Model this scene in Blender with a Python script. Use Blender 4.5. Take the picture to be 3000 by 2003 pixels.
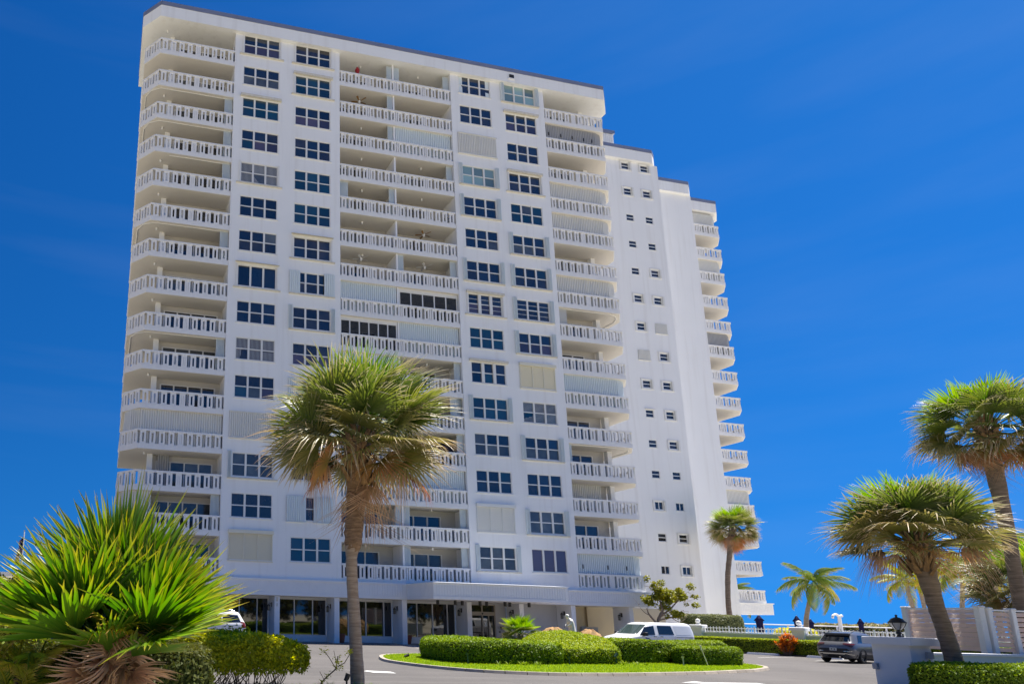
import bpy, math, random
import numpy as np
from mathutils import Matrix, Vector
for o in list(bpy.data.objects): bpy.data.objects.remove(o)
SC = bpy.context.scene
COL = SC.collection
RNG = random.Random(7)
NR = np.random.default_rng(11)
R = math.radians
# ---------------------------------------------------------------- camera
CAMZ = 1.80
def cam_axes(yaw, pit, rol):
    f = Vector((math.sin(yaw)*math.cos(pit), math.cos(yaw)*math.cos(pit), math.sin(pit)))
    r0 = Vector((math.cos(yaw), -math.sin(yaw), 0)); u = r0.cross(f)
    return math.cos(rol)*r0 + math.sin(rol)*u, -math.sin(rol)*r0 + math.cos(rol)*u, f
YAW, PIT, ROL = R(11.05117), R(11.84122), R(1.56900)
cr, cu, cf = cam_axes(YAW, PIT, ROL)
CPOS = Vector((0, -44.681, CAMZ))
cd = bpy.data.cameras.new('camera'); cam = bpy.data.objects.new('camera', cd); COL.objects.link(cam)
cam.matrix_world = Matrix(((cr.x, cu.x, -cf.x, CPOS.x), (cr.y, cu.y, -cf.y, CPOS.y), (cr.z, cu.z, -cf.z, CPOS.z), (0, 0, 0, 1)))
cd.sensor_width = 36; cd.lens = 24.0
cd.shift_x = (1500-699.51)/3000; cd.shift_y = (1374.37-1001.5)/3000
cd.clip_start = .1; cd.clip_end = 30000
SC.camera = cam
SC.render.resolution_x = 1024; SC.render.resolution_y = 683
# ---------------------------------------------------------------- sky and sun
SUN_EL, SUN_DELTA = R(69), R(7)       # sun high, almost along +X, slightly behind the facade
wd = bpy.data.worlds.new('World'); SC.world = wd; wd.use_nodes = True
nt = wd.node_tree; nt.nodes.clear()
wo = nt.nodes.new('ShaderNodeOutputWorld'); bg = nt.nodes.new('ShaderNodeBackground')
sk = nt.nodes.new('ShaderNodeTexSky'); sk.sky_type = 'NISHITA'; sk.sun_disc = False
sk.sun_elevation = SUN_EL; sk.sun_rotation = math.pi/2 - SUN_DELTA
sk.altitude = 0; sk.air_density = 1.0; sk.dust_density = 0.2; sk.ozone_density = 2.0
hs = nt.nodes.new('ShaderNodeHueSaturation'); hs.inputs['Saturation'].default_value = 1.35; hs.inputs['Value'].default_value = 1.0
# the deep clear sky of the photograph: sample the sky model a little above the horizon haze
tcw = nt.nodes.new('ShaderNodeTexCoord'); sx = nt.nodes.new('ShaderNodeSeparateXYZ'); cx_ = nt.nodes.new('ShaderNodeCombineXYZ')
nt.links.new(tcw.outputs['Generated'], sx.inputs[0])
mz = nt.nodes.new('ShaderNodeMapRange'); mz.inputs[1].default_value = 0; mz.inputs[2].default_value = 1; mz.inputs[3].default_value = .35; mz.inputs[4].default_value = 1.0
nt.links.new(sx.outputs[2], mz.inputs[0])
nt.links.new(sx.outputs[0], cx_.inputs[0]); nt.links.new(sx.outputs[1], cx_.inputs[1]); nt.links.new(mz.outputs[0], cx_.inputs[2])
nrm = nt.nodes.new('ShaderNodeVectorMath'); nrm.operation = 'NORMALIZE'; nt.links.new(cx_.outputs[0], nrm.inputs[0]); nt.links.new(nrm.outputs[0], sk.inputs['Vector'])
nt.links.new(sk.outputs[0], hs.inputs['Color'])
dm = nt.nodes.new('ShaderNodeVectorMath'); dm.operation = 'SCALE'; dm.inputs['Scale'].default_value = .55
gm_ = nt.nodes.new('ShaderNodeGamma'); gm_.inputs['Gamma'].default_value = 1.5      # polarised, deep blue
nt.links.new(hs.outputs[0], dm.inputs[0]); nt.links.new(dm.outputs[0], gm_.inputs['Color']); # faint high cirrus, stretched along one direction
mpw = nt.nodes.new('ShaderNodeMapping'); mpw.inputs['Rotation'].default_value = (0, R(24), R(38)); mpw.inputs['Scale'].default_value = (.7, 2.2, 9.)
nzw = nt.nodes.new('ShaderNodeTexNoise'); nzw.inputs['Scale'].default_value = 1.1; nzw.inputs['Detail'].default_value = 5; nzw.inputs['Roughness'].default_value = .5
nt.links.new(tcw.outputs['Generated'], mpw.inputs[0]); nt.links.new(mpw.outputs[0], nzw.inputs['Vector'])
mrw = nt.nodes.new('ShaderNodeMapRange'); mrw.inputs[1].default_value = .48; mrw.inputs[2].default_value = .80; mrw.inputs[3].default_value = 0; mrw.inputs[4].default_value = .05; nt.links.new(nzw.outputs[0], mrw.inputs[0])
mxw = nt.nodes.new('ShaderNodeMix'); mxw.data_type = 'RGBA'; nt.links.new(mrw.outputs[0], mxw.inputs[0]); tn = nt.nodes.new('ShaderNodeVectorMath'); tn.operation = 'MULTIPLY'; tn.inputs[1].default_value = (.6,1.04,.93); nt.links.new(gm_.outputs[0], tn.inputs[0]); nt.links.new(tn.outputs[0], mxw.inputs[6]); mxw.inputs[7].default_value = (4.2,4.6,5.2,1)
nt.links.new(mxw.outputs[2], bg.inputs['Color'])
bg.inputs['Strength'].default_value = 0.089
nt.links.new(bg.outputs[0], wo.inputs[0])
sl = bpy.data.lights.new('sun', 'SUN'); sl.energy = 4.9; sl.angle = R(.53); sl.color = (1, .95, .87)
so = bpy.data.objects.new('sun', sl); COL.objects.link(so)
sd = Vector((math.cos(SUN_EL)*math.cos(SUN_DELTA), math.cos(SUN_EL)*math.sin(SUN_DELTA), math.sin(SUN_EL)))
so.rotation_euler = sd.to_track_quat('Z', 'Y').to_euler(); so.location = (60, 0, 80)
SC.view_settings.view_transform = 'Standard'; SC.view_settings.look = 'None'
SC.view_settings.exposure = 0.95; SC.view_settings.gamma = 1; SC.view_settings.use_curve_mapping = False
SC.render.engine = 'CYCLES'
SC.cycles.max_bounces = 6; SC.cycles.transparent_max_bounces = 12
# ---------------------------------------------------------------- helpers
WM = {}
def put(name, data, loc=(0,0,0), rot=(0,0,0), scale=(1,1,1), parent=None, mw=None):
    o = bpy.data.objects.new(name, data); COL.objects.link(o)
    if mw is None:
        m = Matrix.LocRotScale(Vector(loc), Matrix(((1,0,0),(0,1,0),(0,0,1))).to_quaternion(), Vector(scale))
        from mathutils import Euler
        m = Matrix.LocRotScale(Vector(loc), Euler(rot).to_quaternion(), Vector(scale))
    else: m = mw
    if parent is not None:
        o.parent = parent; o.matrix_parent_inverse = WM[parent.name].inverted()
    o.matrix_basis = m; WM[o.name] = m
    return o
def thing(name, label, cat, loc=(0,0,0), group=None, rz=0):
    o = put(name, None, loc, (0,0,rz)); o.empty_display_size = .3
    return tag(o, label, cat, group)
def tag(o, label, cat, group=None):
    o['label'] = label; o['category'] = cat
    if group: o['group'] = group
    return o
def structure(o): o['kind'] = 'structure'; return o
def stuff(o): o['kind'] = 'stuff'; return o

class MB:
    """collects faces for ONE mesh"""
    def __init__(s): s.v = []; s.f = []; s.m = []; s.sm = []
    def add(s, vs, fs, m=0, smooth=False):
        n = len(s.v); s.v += [tuple(v) for v in vs]
        for f in fs: s.f.append([i+n for i in f]); s.m.append(m); s.sm.append(smooth)
        return s
    def box(s, x0, x1, y0, y1, z0, z1, m=0):
        vs = [(x0,y0,z0),(x1,y0,z0),(x1,y1,z0),(x0,y1,z0),(x0,y0,z1),(x1,y0,z1),(x1,y1,z1),(x0,y1,z1)]
        return s.add(vs, [(0,3,2,1),(4,5,6,7),(0,1,5,4),(1,2,6,5),(2,3,7,6),(3,0,4,7)], m)
    def bbox(s, x0, x1, y0, y1, z0, z1, b=.02, m=0):
        """box with bevelled vertical and top edges"""
        p = [(x0+b,y0),(x1-b,y0),(x1,y0+b),(x1,y1-b),(x1-b,y1),(x0+b,y1),(x0,y1-b),(x0,y0+b)]
        i = [(x0+2*b,y0+b),(x1-2*b,y0+b),(x1-b,y0+2*b),(x1-b,y1-2*b),(x1-2*b,y1-b),(x0+2*b,y1-b),(x0+b,y1-2*b),(x0+b,y0+2*b)]
        vs = [(x,y,z0) for x,y in p]+[(x,y,z1-b) for x,y in p]+[(x,y,z1) for x,y in i]
        fs = [tuple(range(7,-1,-1)), tuple(range(16,24))]
        for k in range(8):
            j = (k+1) % 8; fs += [(k,j,8+j,8+k),(8+k,8+j,16+j,16+k)]
        return s.add(vs, fs, m)
    def prism(s, poly, z0, z1, m=0, caps=True):
        n = len(poly); vs = [(x,y,z0) for x,y in poly]+[(x,y,z1) for x,y in poly]
        fs = [(k,(k+1)%n,n+(k+1)%n,n+k) for k in range(n)]
        if caps: fs += [tuple(range(n-1,-1,-1)), tuple(range(n,2*n))]
        return s.add(vs, fs, m)
    def quad(s, a, b, c, d, m=0): return s.add([a,b,c,d], [(0,1,2,3)], m)
    def tube(s, pts, rad, n=8, m=0, cap=True, smooth=True):
        pts = [Vector(p) for p in pts]
        rad = [float(q) for q in rad] if hasattr(rad, "__len__") else [float(rad)]*len(pts)
        vs = []; up = Vector((0,0,1))
        for i,p in enumerate(pts):
            t = (pts[min(i+1,len(pts)-1)]-pts[max(i-1,0)]).normalized()
            a = t.cross(up if abs(t.z) < .95 else Vector((1,0,0))).normalized(); b = t.cross(a)
            if i and a.dot(pa) < 0 and abs(t.z) >= .95: pass
            pa = a
            for k in range(n):
                w = 2*math.pi*k/n; vs.append(p + rad[i]*(math.cos(w)*a+math.sin(w)*b))
        fs = [(i*n+k, i*n+(k+1)%n, (i+1)*n+(k+1)%n, (i+1)*n+k) for i in range(len(pts)-1) for k in range(n)]
        s.add(vs, fs, m, smooth)
        if cap:
            s.add(vs[:n], [tuple(range(n-1,-1,-1))], m); s.add(vs[-n:], [tuple(range(n))], m)
        return s
    def lathe(s, prof, c=(0,0,0), n=16, m=0, smooth=True):
        vs = []; 
        for r,z in prof:
            for k in range(n):
                w = 2*math.pi*k/n; vs.append((c[0]+r*math.cos(w), c[1]+r*math.sin(w), c[2]+z))
        fs = [(i*n+k, i*n+(k+1)%n, (i+1)*n+(k+1)%n, (i+1)*n+k) for i in range(len(prof)-1) for k in range(n)]
        return s.add(vs, fs, m, smooth)
    def xf(s, M):
        s.v = [tuple(M @ Vector(v)) for v in s.v]; return s
    def mesh(s, name, mats):
        me = bpy.data.meshes.new(name); me.from_pydata(s.v, [], s.f)
        for q in (mats if isinstance(mats, (list,tuple)) else [mats]): me.materials.append(q)
        me.polygons.foreach_set('material_index', s.m); me.polygons.foreach_set('use_smooth', s.sm)
        me.update(); return me
    def build(s, name, mats, parent=None, **k): return put(name, s.mesh(name, mats), parent=parent, **k)

def np_mesh(name, V, F, mats, attr=None, mi=None, smooth=False):
    """V (n,3), F (m,k) arrays -> mesh; attr: dict name -> per-vertex floats"""
    me = bpy.data.meshes.new(name); V = np.asarray(V, np.float32); F = np.asarray(F, np.int32)
    k = F.shape[1]
    me.vertices.add(len(V)); me.vertices.foreach_set('co', V.ravel())
    me.loops.add(F.size); me.loops.foreach_set('vertex_index', F.ravel())
    me.polygons.add(len(F)); me.polygons.foreach_set('loop_start', np.arange(0, F.size, k, dtype=np.int32))
    for q in (mats if isinstance(mats, (list,tuple)) else [mats]): me.materials.append(q)
    if mi is not None: me.polygons.foreach_set('material_index', np.asarray(mi, np.int32))
    if smooth: me.polygons.foreach_set('use_smooth', np.ones(len(F), bool))
    for a, d in (attr or {}).items():
        at = me.attributes.new(a, 'FLOAT', 'POINT'); at.data.foreach_set('value', np.asarray(d, np.float32))
    me.update(calc_edges=True); me.validate(); return me

# ---------------------------------------------------------------- materials
def mat(name, col=(.8,.8,.8), rough=.6, spec=.5, metal=0., nz=None, bump=None, ior=1.45, coat=0., emis=None, var=0., streak=None, alpha=None):
    """Principled material. nz=(scale, amount, tint): noise towards tint; bump=(scale, dist);
    streak=(amount, tint): rain streaks; var: per-object random value"""
    m = bpy.data.materials.new(name); m.use_nodes = True; n = m.node_tree; P = n.nodes['Principled BSDF']; L = n.links.new
    P.inputs['Base Color'].default_value = (*col, 1); P.inputs['Roughness'].default_value = rough
    P.inputs['Specular IOR Level'].default_value = spec; P.inputs['Metallic'].default_value = metal
    P.inputs['IOR'].default_value = ior; P.inputs['Coat Weight'].default_value = coat
    P.inputs['Coat Roughness'].default_value = .05
    if emis: P.inputs['Emission Color'].default_value = (*emis[0], 1); P.inputs['Emission Strength'].default_value = emis[1]
    cur = None
    tc = n.nodes.new('ShaderNodeNewGeometry')
    def mix(fac, a, b, mode='MIX'):
        q = n.nodes.new('ShaderNodeMix'); q.data_type = 'RGBA'; q.blend_type = mode
        if hasattr(fac, 'links'): L(fac, q.inputs[0])
        else: q.inputs[0].default_value = fac
        for s_, i in ((a,6),(b,7)):
            if hasattr(s_, 'links'): L(s_, q.inputs[i])
            else: q.inputs[i].default_value = (*s_, 1)
        return q.outputs[2]
    def noise(scale, det=4, sc=None):
        t = n.nodes.new('ShaderNodeTexNoise'); t.inputs['Scale'].default_value = scale; t.inputs['Detail'].default_value = det
        if sc:
            mp = n.nodes.new('ShaderNodeMapping'); mp.inputs['Scale'].default_value = sc; L(tc.outputs['Position'], mp.inputs[0]); L(mp.outputs[0], t.inputs['Vector'])
        else: L(tc.outputs['Position'], t.inputs['Vector'])
        return t.outputs[0]
    def ramp(s_, lo, hi, a=0., b=1.):
        q = n.nodes.new('ShaderNodeMapRange'); L(s_, q.inputs[0]); q.inputs[1].default_value = lo; q.inputs[2].default_value = hi; q.inputs[3].default_value = a; q.inputs[4].default_value = b
        return q.outputs[0]
    c = col
    if nz: c = mix(ramp(noise(nz[0]), .35, .7, 0, nz[1]), c, nz[2])
    if streak: c = mix(ramp(noise(1., 5, (2.2, 2.2, .12)), .52, .8, 0, streak[0]), c, streak[1])
    if var:
        oi = n.nodes.new('ShaderNodeObjectInfo'); h = n.nodes.new('ShaderNodeHueSaturation')
        L(ramp(oi.outputs['Random'], 0, 1, 1-var, 1+var), h.inputs['Value'])
        if hasattr(c, 'links'): L(c, h.inputs['Color'])
        else: h.inputs['Color'].default_value = (*c, 1)
        c = h.outputs[0]
    if hasattr(c, 'links'): L(c, P.inputs['Base Color'])
    if bump:
        b = n.nodes.new('ShaderNodeBump'); b.inputs['Strength'].default_value = .6; b.inputs['Distance'].default_value = bump[1]
        L(noise(bump[0], 6), b.inputs['Height']); L(b.outputs[0], P.inputs['Normal'])
    return m
def foliage(name, base, tip, dead=None, trans=.35, rough=.45, var=.25, hue=.03, spec=.4, nscale=1.3, up=None):
    """leaf material: attribute 't' runs root->tip; per-object + noise variation; translucent"""
    m = bpy.data.materials.new(name); m.use_nodes = True; n = m.node_tree; L = n.links.new; P = n.nodes['Principled BSDF']; out = n.nodes['Material Output']
    at = n.nodes.new('ShaderNodeAttribute'); at.attribute_name = 't'
    cr_ = n.nodes.new('ShaderNodeValToRGB'); e = cr_.color_ramp.elements
    e[0].position = 0.; e[0].color = (*base, 1); e[1].position = .72; e[1].color = (*tip, 1)
    if dead: q = e.new(.97); q.color = (*dead, 1)
    L(at.outputs['Fac'], cr_.inputs[0])
    oi = n.nodes.new('ShaderNodeObjectInfo'); ge = n.nodes.new('ShaderNodeNewGeometry')
    tx = n.nodes.new('ShaderNodeTexNoise'); tx.inputs['Scale'].default_value = nscale; L(ge.outputs['Position'], tx.inputs['Vector'])
    a = n.nodes.new('ShaderNodeMath'); a.operation = 'ADD'; L(oi.outputs['Random'], a.inputs[0]); L(tx.outputs[0], a.inputs[1])
    a2 = n.nodes.new('ShaderNodeMath'); a2.operation = 'ADD'; L(a.outputs[0], a2.inputs[0])
    ra = n.nodes.new('ShaderNodeAttribute'); ra.attribute_name = 'r'; L(ra.outputs['Fac'], a2.inputs[1])
    mr = n.nodes.new('ShaderNodeMapRange'); mr.inputs[1].default_value = .3; mr.inputs[2].default_value = 2.2; mr.inputs[3].default_value = 1-var; mr.inputs[4].default_value = 1+var; L(a2.outputs[0], mr.inputs[0])
    mh = n.nodes.new('ShaderNodeMapRange'); mh.inputs[1].default_value = .3; mh.inputs[2].default_value = 2.2; mh.inputs[3].default_value = .5+hue; mh.inputs[4].default_value = .5-hue; L(a2.outputs[0], mh.inputs[0])
    h = n.nodes.new('ShaderNodeHueSaturation'); L(cr_.outputs[0], h.inputs['Color']); L(mr.outputs[0], h.inputs['Value']); L(mh.outputs[0], h.inputs['Hue'])
    L(h.outputs[0], P.inputs['Base Color']); P.inputs['Roughness'].default_value = rough; P.inputs['Specular IOR Level'].default_value = spec
    tr = n.nodes.new('ShaderNodeBsdfTranslucent')
    h2 = n.nodes.new('ShaderNodeHueSaturation'); h2.inputs['Hue'].default_value = .487; h2.inputs['Saturation'].default_value = 1.15; h2.inputs['Value'].default_value = 1.5
    L(h.outputs[0], h2.inputs['Color']); L(h2.outputs[0], tr.inputs['Color'])
    mx = n.nodes.new('ShaderNodeMixShader'); mx.inputs[0].default_value = trans
    L(P.outputs[0], mx.inputs[1]); L(tr.outputs[0], mx.inputs[2]); L(mx.outputs[0], out.inputs['Surface'])
    return m
M = {}
M['stucco'] = mat('white_stucco', (.86,.86,.85), .75, .3, nz=(.35,.35,(.79,.79,.775)), bump=(14,.004), streak=(.5,(.68,.66,.63)))
M['trim'] = mat('white_trim', (.84,.84,.83), .55, .4, nz=(2.,.2,(.72,.71,.69)))
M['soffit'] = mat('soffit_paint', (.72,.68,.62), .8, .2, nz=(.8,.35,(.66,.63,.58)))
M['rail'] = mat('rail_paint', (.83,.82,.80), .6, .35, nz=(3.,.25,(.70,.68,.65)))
M['recess'] = mat('recess_shade_paint', (.60,.57,.52), .8, .2, nz=(.7,.4,(.50,.47,.43)))  # beige, darkened to put the recess shade into the colour
M['deck'] = mat('shaded_balcony_floor', (.26,.23,.20), .7, .3, nz=(3.,.5,(.18,.16,.14)))  # dark floor colour stands in for shade behind the balusters
M['coping'] = mat('coping_metal', (.23,.25,.33), .45, .5, metal=.2, nz=(.7,.5,(.18,.20,.26)))
M['frame'] = mat('window_frame', (.78,.77,.74), .5, .4, nz=(2.,.2,(.70,.68,.62)))
M['sill'] = mat('weathered_sill', (.72,.68,.58), .7, .3, nz=(5.,.6,(.55,.50,.40)))
M['shutter'] = mat('shutter_white', (.70,.76,.77), .55, .4, nz=(.9,.3,(.62,.70,.72)))
M['shutter_warm'] = mat('shutter_offwhite', (.74,.73,.68), .55, .4, nz=(.9,.3,(.66,.65,.60)))
M['shutter_grey'] = mat('shutter_grey', (.42,.42,.42), .6, .3, nz=(.9,.3,(.36,.36,.36)))
M['roll'] = mat('roll_shutter_cream', (.76,.72,.58), .6, .3)
M['roll_w'] = mat('roll_shutter_white', (.74,.74,.70), .6, .3)
M['dark'] = mat('dark_slot', (.02,.02,.02), .7)
def glass(name, col, rough=.05, spec=.8, ior=1.6, nz=None): return mat(name, col, rough, spec, ior=ior, var=.45, nz=nz)
M['gl'] = [glass('glass_navy', (.012,.026,.055), nz=(.9,.8,(.03,.035,.045))), glass('glass_dark', (.018,.022,.032), nz=(.8,.8,(.055,.05,.052))), glass('glass_teal', (.012,.06,.095), rough=.1, nz=(.9,.7,(.03,.045,.07))),
           glass('glass_curtain', (.09,.10,.10), rough=.14, nz=(1.5,.7,(.04,.045,.055))), glass('glass_pale', (.22,.33,.33), rough=.15), glass('glass_mauve', (.075,.06,.09), rough=.15)]  # patchy noise in the pane colours paints in broken reflections
M['lobby'] = mat('lobby_glass', (.012,.011,.010), .03, 1., ior=1.6)
M['black'] = mat('black_metal', (.025,.024,.023), .45, .5)
M['terracotta'] = mat('terracotta', (.30,.09,.05), .5, .4, nz=(6,.4,(.22,.06,.035)))
M['tan'] = mat('tan_wall', (.62,.53,.38), .8, .2, nz=(.8,.2,(.55,.47,.34)))
M['greywall'] = mat('grey_wall', (.60,.60,.60), .8, .2, nz=(.6,.2,(.54,.53,.52)))
# ================================================================ apartment building
ZR = 44.514
def zr(k): return ZR - 2.8*k
BLD = thing('apartment_building', 'tall white apartment tower with slotted balcony railings and grooved entrance canopy', 'building', (21, 8, 0))
RB, RT = 46.12, 47.48                      # roof fascia bottom / top

def wall_holes(mb, x0, x1, z0, z1, holes, y, dep, m=0):
    xs = sorted({x0, x1, *[h[0] for h in holes], *[h[1] for h in holes]}); zs = sorted({z0, z1, *[h[2] for h in holes], *[h[3] for h in holes]})
    for i in range(len(xs)-1):
        for j in range(len(zs)-1):
            cx, cz = (xs[i]+xs[i+1])/2, (zs[j]+zs[j+1])/2
            if any(h[0] < cx < h[1] and h[2] < cz < h[3] for h in holes): continue
            mb.quad((xs[i],y,zs[j]),(xs[i+1],y,zs[j]),(xs[i+1],y,zs[j+1]),(xs[i],y,zs[j+1]), m)
    for a,b,c,d in holes:
        mb.quad((a,y,c),(b,y,c),(b,y+dep,c),(a,y+dep,c), m); mb.quad((a,y,d),(a,y+dep,d),(b,y+dep,d),(b,y,d), m)
        mb.quad((a,y,c),(a,y+dep,c),(a,y+dep,d),(a,y,d), m); mb.quad((b,y,c),(b,y,d),(b,y+dep,d),(b,y+dep,c), m)

WC = {1:(8.24,11.12), 2:(12.41,15.29), 3:(26.45,29.33), 4:(30.6,33.48)}
WW, WH = 2.88, 1.66
def wz(k): return zr(k) - .04
# --- front walls of the two window piers
for (a, b, cols) in ((7.545,16.06,(1,2)), (25.71,34.32,(3,4))):
    mb = MB(); holes = [(WC[c][0], WC[c][1], wz(k), wz(k)+WH) for c in cols for k in range(15)]
    wall_holes(mb, a, b, 4.06, RB, holes, 0, .2)
    mb.quad((a,0,4.06),(a,0,RB),(a,1.95,RB),(a,1.95,4.06)); mb.quad((b,0,4.06),(b,1.95,4.06),(b,1.95,RB),(b,0,RB))
    mb.build('front_wall', M['stucco'], BLD)
# --- bodies behind
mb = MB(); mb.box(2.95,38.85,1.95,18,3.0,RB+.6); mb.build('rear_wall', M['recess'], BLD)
for x in (2.57, 38.88): MB().box(x, x+.37, 1.5, 1.9, 3.05, RB-.002).build('corner_column', M['stucco'], BLD)
# --- small windows tower, plain tower, far tower
TY = 6.25
SM = {}
for k in range(15):
    for c, x in ((0, 47.26), (1, 49.40)):
        SM[(k,c)] = (x-.04, x+.80, zr(k)+.72, zr(k)+1.42)
mb = MB(); wall_holes(mb, 38.9, 51.3, 0, RB, list(SM.values()), TY, .18)
mb.quad((51.3,TY,0),(51.3,18,0),(51.3,18,RB),(51.3,TY,RB)); mb.build('stair_tower_wall', M['stucco'], BLD)
mb = MB(); mb.box(51.32,58.45,9.62,20,0,RB); mb.build('blank_tower_wall', M['stucco'], BLD)
mb = MB(); mb.box(58.47,61.85,13.5,20,0,RB); mb.build('far_wing_wall', M['stucco'], BLD)
# --- roofs: fascia, coping panels, deck
def roof(poly, zb=RB, zt=RT, name='roof_fascia', seams=None):
    n = len(poly); mb = MB(); mb.prism(poly, zb, zt-.36, 0); o = mb.build(name, M['stucco'], BLD)
    cx = sum(p[0] for p in poly)/n; cy = sum(p[1] for p in poly)/n
    for i in range(n):
        a, b = Vector(poly[i]), Vector(poly[(i+1)%n]); d = b-a; ln = d.length
        if ln < .3: continue
        d.normalize(); nn = Vector((d.y,-d.x))
        if i >= seams: continue
        cnt = max(1, round(ln/3.05)); st = ln/cnt
        for q in range(cnt):
            s0, s1 = a + d*(q*st+.006), a + d*((q+1)*st-.006)
            w = .03; pv = [s0+nn*w, s1+nn*w, s1-nn*.35, s0-nn*.35]
            MB().prism([tuple(p) for p in pv], zt-.352, zt + RNG.uniform(-.006,.006)).build('coping_panel', M['coping'], o)
    return o
roof([(.38,7.35),(.38,1.1),(1.66,-.3),(40.05,-.3),(41.35,1.1),(41.35,6.2),(38,6.3),(38,18),(2.9,18),(2.9,7.35)], seams=5)
roof([(38.2,5.92),(50.5,5.92),(51.25,6.5),(51.25,18.2),(38.2,18.2)], seams=3, zt=47.55)
roof([(51.27,9.3),(58.0,9.3),(58.6,9.8),(58.6,20),(51.27,20)], seams=3, zt=47.55)
roof([(58.62,11.5),(63.65,11.5),(65.0,12.8),(65.0,20),(58.62,20)], seams=3, zt=47.55)
mb = MB(); mb.box(30,46.9,6.55,14,47.0,49.15)
for i in range(80): mb.box(30.05+i*.21, 30.17+i*.21, 6.50, 6.55, 47.0, 49.1)
pent = mb.build('roof_penthouse', M['stucco'], BLD); MB().box(29.9,47.0,6.42,14.1,49.15,49.5).build('penthouse_coping', M['coping'], pent)
MB().box(31.0,31.42,-.36,-.3,46.55,46.85,0).build('scupper', M['dark'], BLD)
MB().box(30.9,31.5,-.38,-.3,46.42,46.5).build('scupper_lip', M['trim'], BLD)

# ---------------------------------------------------------------- windows
def frame_mesh(kind):
    mb = MB(); t = .06; y0, y1 = .035, .13
    mb.box(0,WW,y0,y1,0,t); mb.box(0,WW,y0,y1,WH-t,WH); mb.box(0,t,y0,y1,t,WH-t); mb.box(WW-t,WW,y0,y1,t,WH-t)
    w3 = WW/3
    mu = .068 if kind != 'triple' else .115
    for i in (1,2): mb.box(w3*i-mu, w3*i+mu, y0-.012 if kind != 'triple' else -.03, y1, t, WH-t)
    if kind in ('six', 'triple'):
        for i in range(3):
            mb.box(w3*i+(mu if i else t), w3*(i+1)-(mu if i < 2 else t), y0+.008, y1-.005, WH/2-.035, WH/2+.035)
    return mb.mesh('window_frame', M['frame'])
FM = {k: frame_mesh(k) for k in ('six','three','triple')}
def pane_cells(kind):
    w3 = WW/3; mu = .068 if kind != 'triple' else .115; t = .06; out = []
    for i in range(3):
        a, b = w3*i+(mu if i else t), w3*(i+1)-(mu if i < 2 else t)
        if kind == 'three': out.append((a,b,t,WH-t))
        else: out += [(a,b,t,WH/2-.035),(a,b,WH/2+.035,WH-t)]
    return out
_pm = {}
def pane_mesh(w, h, gi):
    key = (round(w,3), round(h,3), gi)
    if key not in _pm:
        mb = MB(); mb.box(0,w,0,.012,0,h); _pm[key] = mb.mesh('pane', M['gl'][gi] if isinstance(gi,int) else M[gi])
    return _pm[key]
def zig(path, z0, z1, per=.13, amp=.055, mats=None):
    """corrugated accordion sheet along a plan polyline"""
    mb = MB(); pts = []; 
    P = [Vector(p) for p in path]; tot = sum((P[i+1]-P[i]).length for i in range(len(P)-1)); n = max(2, round(tot/per))
    def at(s):
        for i in range(len(P)-1):
            l = (P[i+1]-P[i]).length
            if s <= l or i == len(P)-2:
                d = (P[i+1]-P[i])/l; return P[i]+d*min(s,l), Vector((d.y,-d.x))
            s -= l
    st = tot/n
    for i in range(n):
        for f, a in ((0,0),(.18,1),(.62,1),(.8,0)):
            p, nn = at((i+f)*st); pts.append(p + nn*amp*a)
    p, nn = at(tot); pts.append(p)
    m = len(pts); vs = [(p.x,p.y,z0) for p in pts]+[(p.x,p.y,z1) for p in pts]
    return mb.add(vs, [(i,i+1,m+i+1,m+i) for i in range(m-1)])
acc_full = zig([(-.28,-.03),(WW+.28,-.03)], -.1, WH+.06, .15, .07); acc_full.box(-.3,WW+.3,-.13,-.005,WH+.06,WH+.12); acc_full.box(-.3,WW+.3,-.13,-.005,-.16,-.1); acc_full.box(WW/2-.02,WW/2+.02,-.12,-.02,-.1,WH+.06)
ACC = acc_full.mesh('accordion_shutter', M['shutter'])
mb = MB(); mb.v, mb.f, mb.m, mb.sm = [*acc_full.v], [*acc_full.f], [*acc_full.m], [*acc_full.sm]; ACCW = mb.mesh('accordion_shutter', M['shutter_warm'])
mb = zig([(-.30,-.06),(.52,-.06)], -.08, WH+.03, .15, .06); mb.box(-.3,.52,-.13,-.005,-.13,-.08); PARTL = mb.mesh('folding_shutter', M['shutter'])
mb = zig([(0,-.06),(1.38,-.06)], -.08, WH+.03, .15, .06); mb.box(0,1.38,-.13,-.005,-.13,-.08); PARTW = mb.mesh('folding_shutter', M['shutter'])
mb = zig([(0,-.08),(.30,-.08)], -.1, WH+.08, .075, .09); mb.box(0,.3,-.08,-.005,-.1,WH+.08); FOLD = mb.mesh('folded_shutter', M['shutter'])
def roll_mesh(m):
    mb = MB(); n = 26; h = (WH+.1)/n
    for p in range(3):
        a, b = WW/3*p+.04-.06, WW/3*(p+1)-.04+.06
        for i in range(n):
            z = -.05+i*h; mb.add([(a,-.02,z),(b,-.02,z),(b,-.05,z+h*.45),(a,-.05,z+h*.45),(b,-.02,z+h*.9),(a,-.02,z+h*.9)], [(0,1,2,3),(3,2,4,5)])
        mb.quad((a,-.012,-.05),(b,-.012,-.05),(b,-.012,WH+.05),(a,-.012,WH+.05))
    for x in (-.08, WW/3, 2*WW/3, WW+.02): mb.box(x-.03,x+.03,-.075,-.005,-.08,WH+.07)
    mb.box(-.14,WW+.1,-.2,-.005,WH+.06,WH+.3); mb.box(-.14,WW+.1,-.08,-.005,-.14,-.08)
    return mb.mesh('roll_shutter', m)
ROLLC, ROLLW = roll_mesh(M['roll']), roll_mesh(M['roll_w'])
SILL = MB().box(-.32,WW+.32,-.14,-.003,-.17,-.09).mesh('sill', M['sill'])
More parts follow.
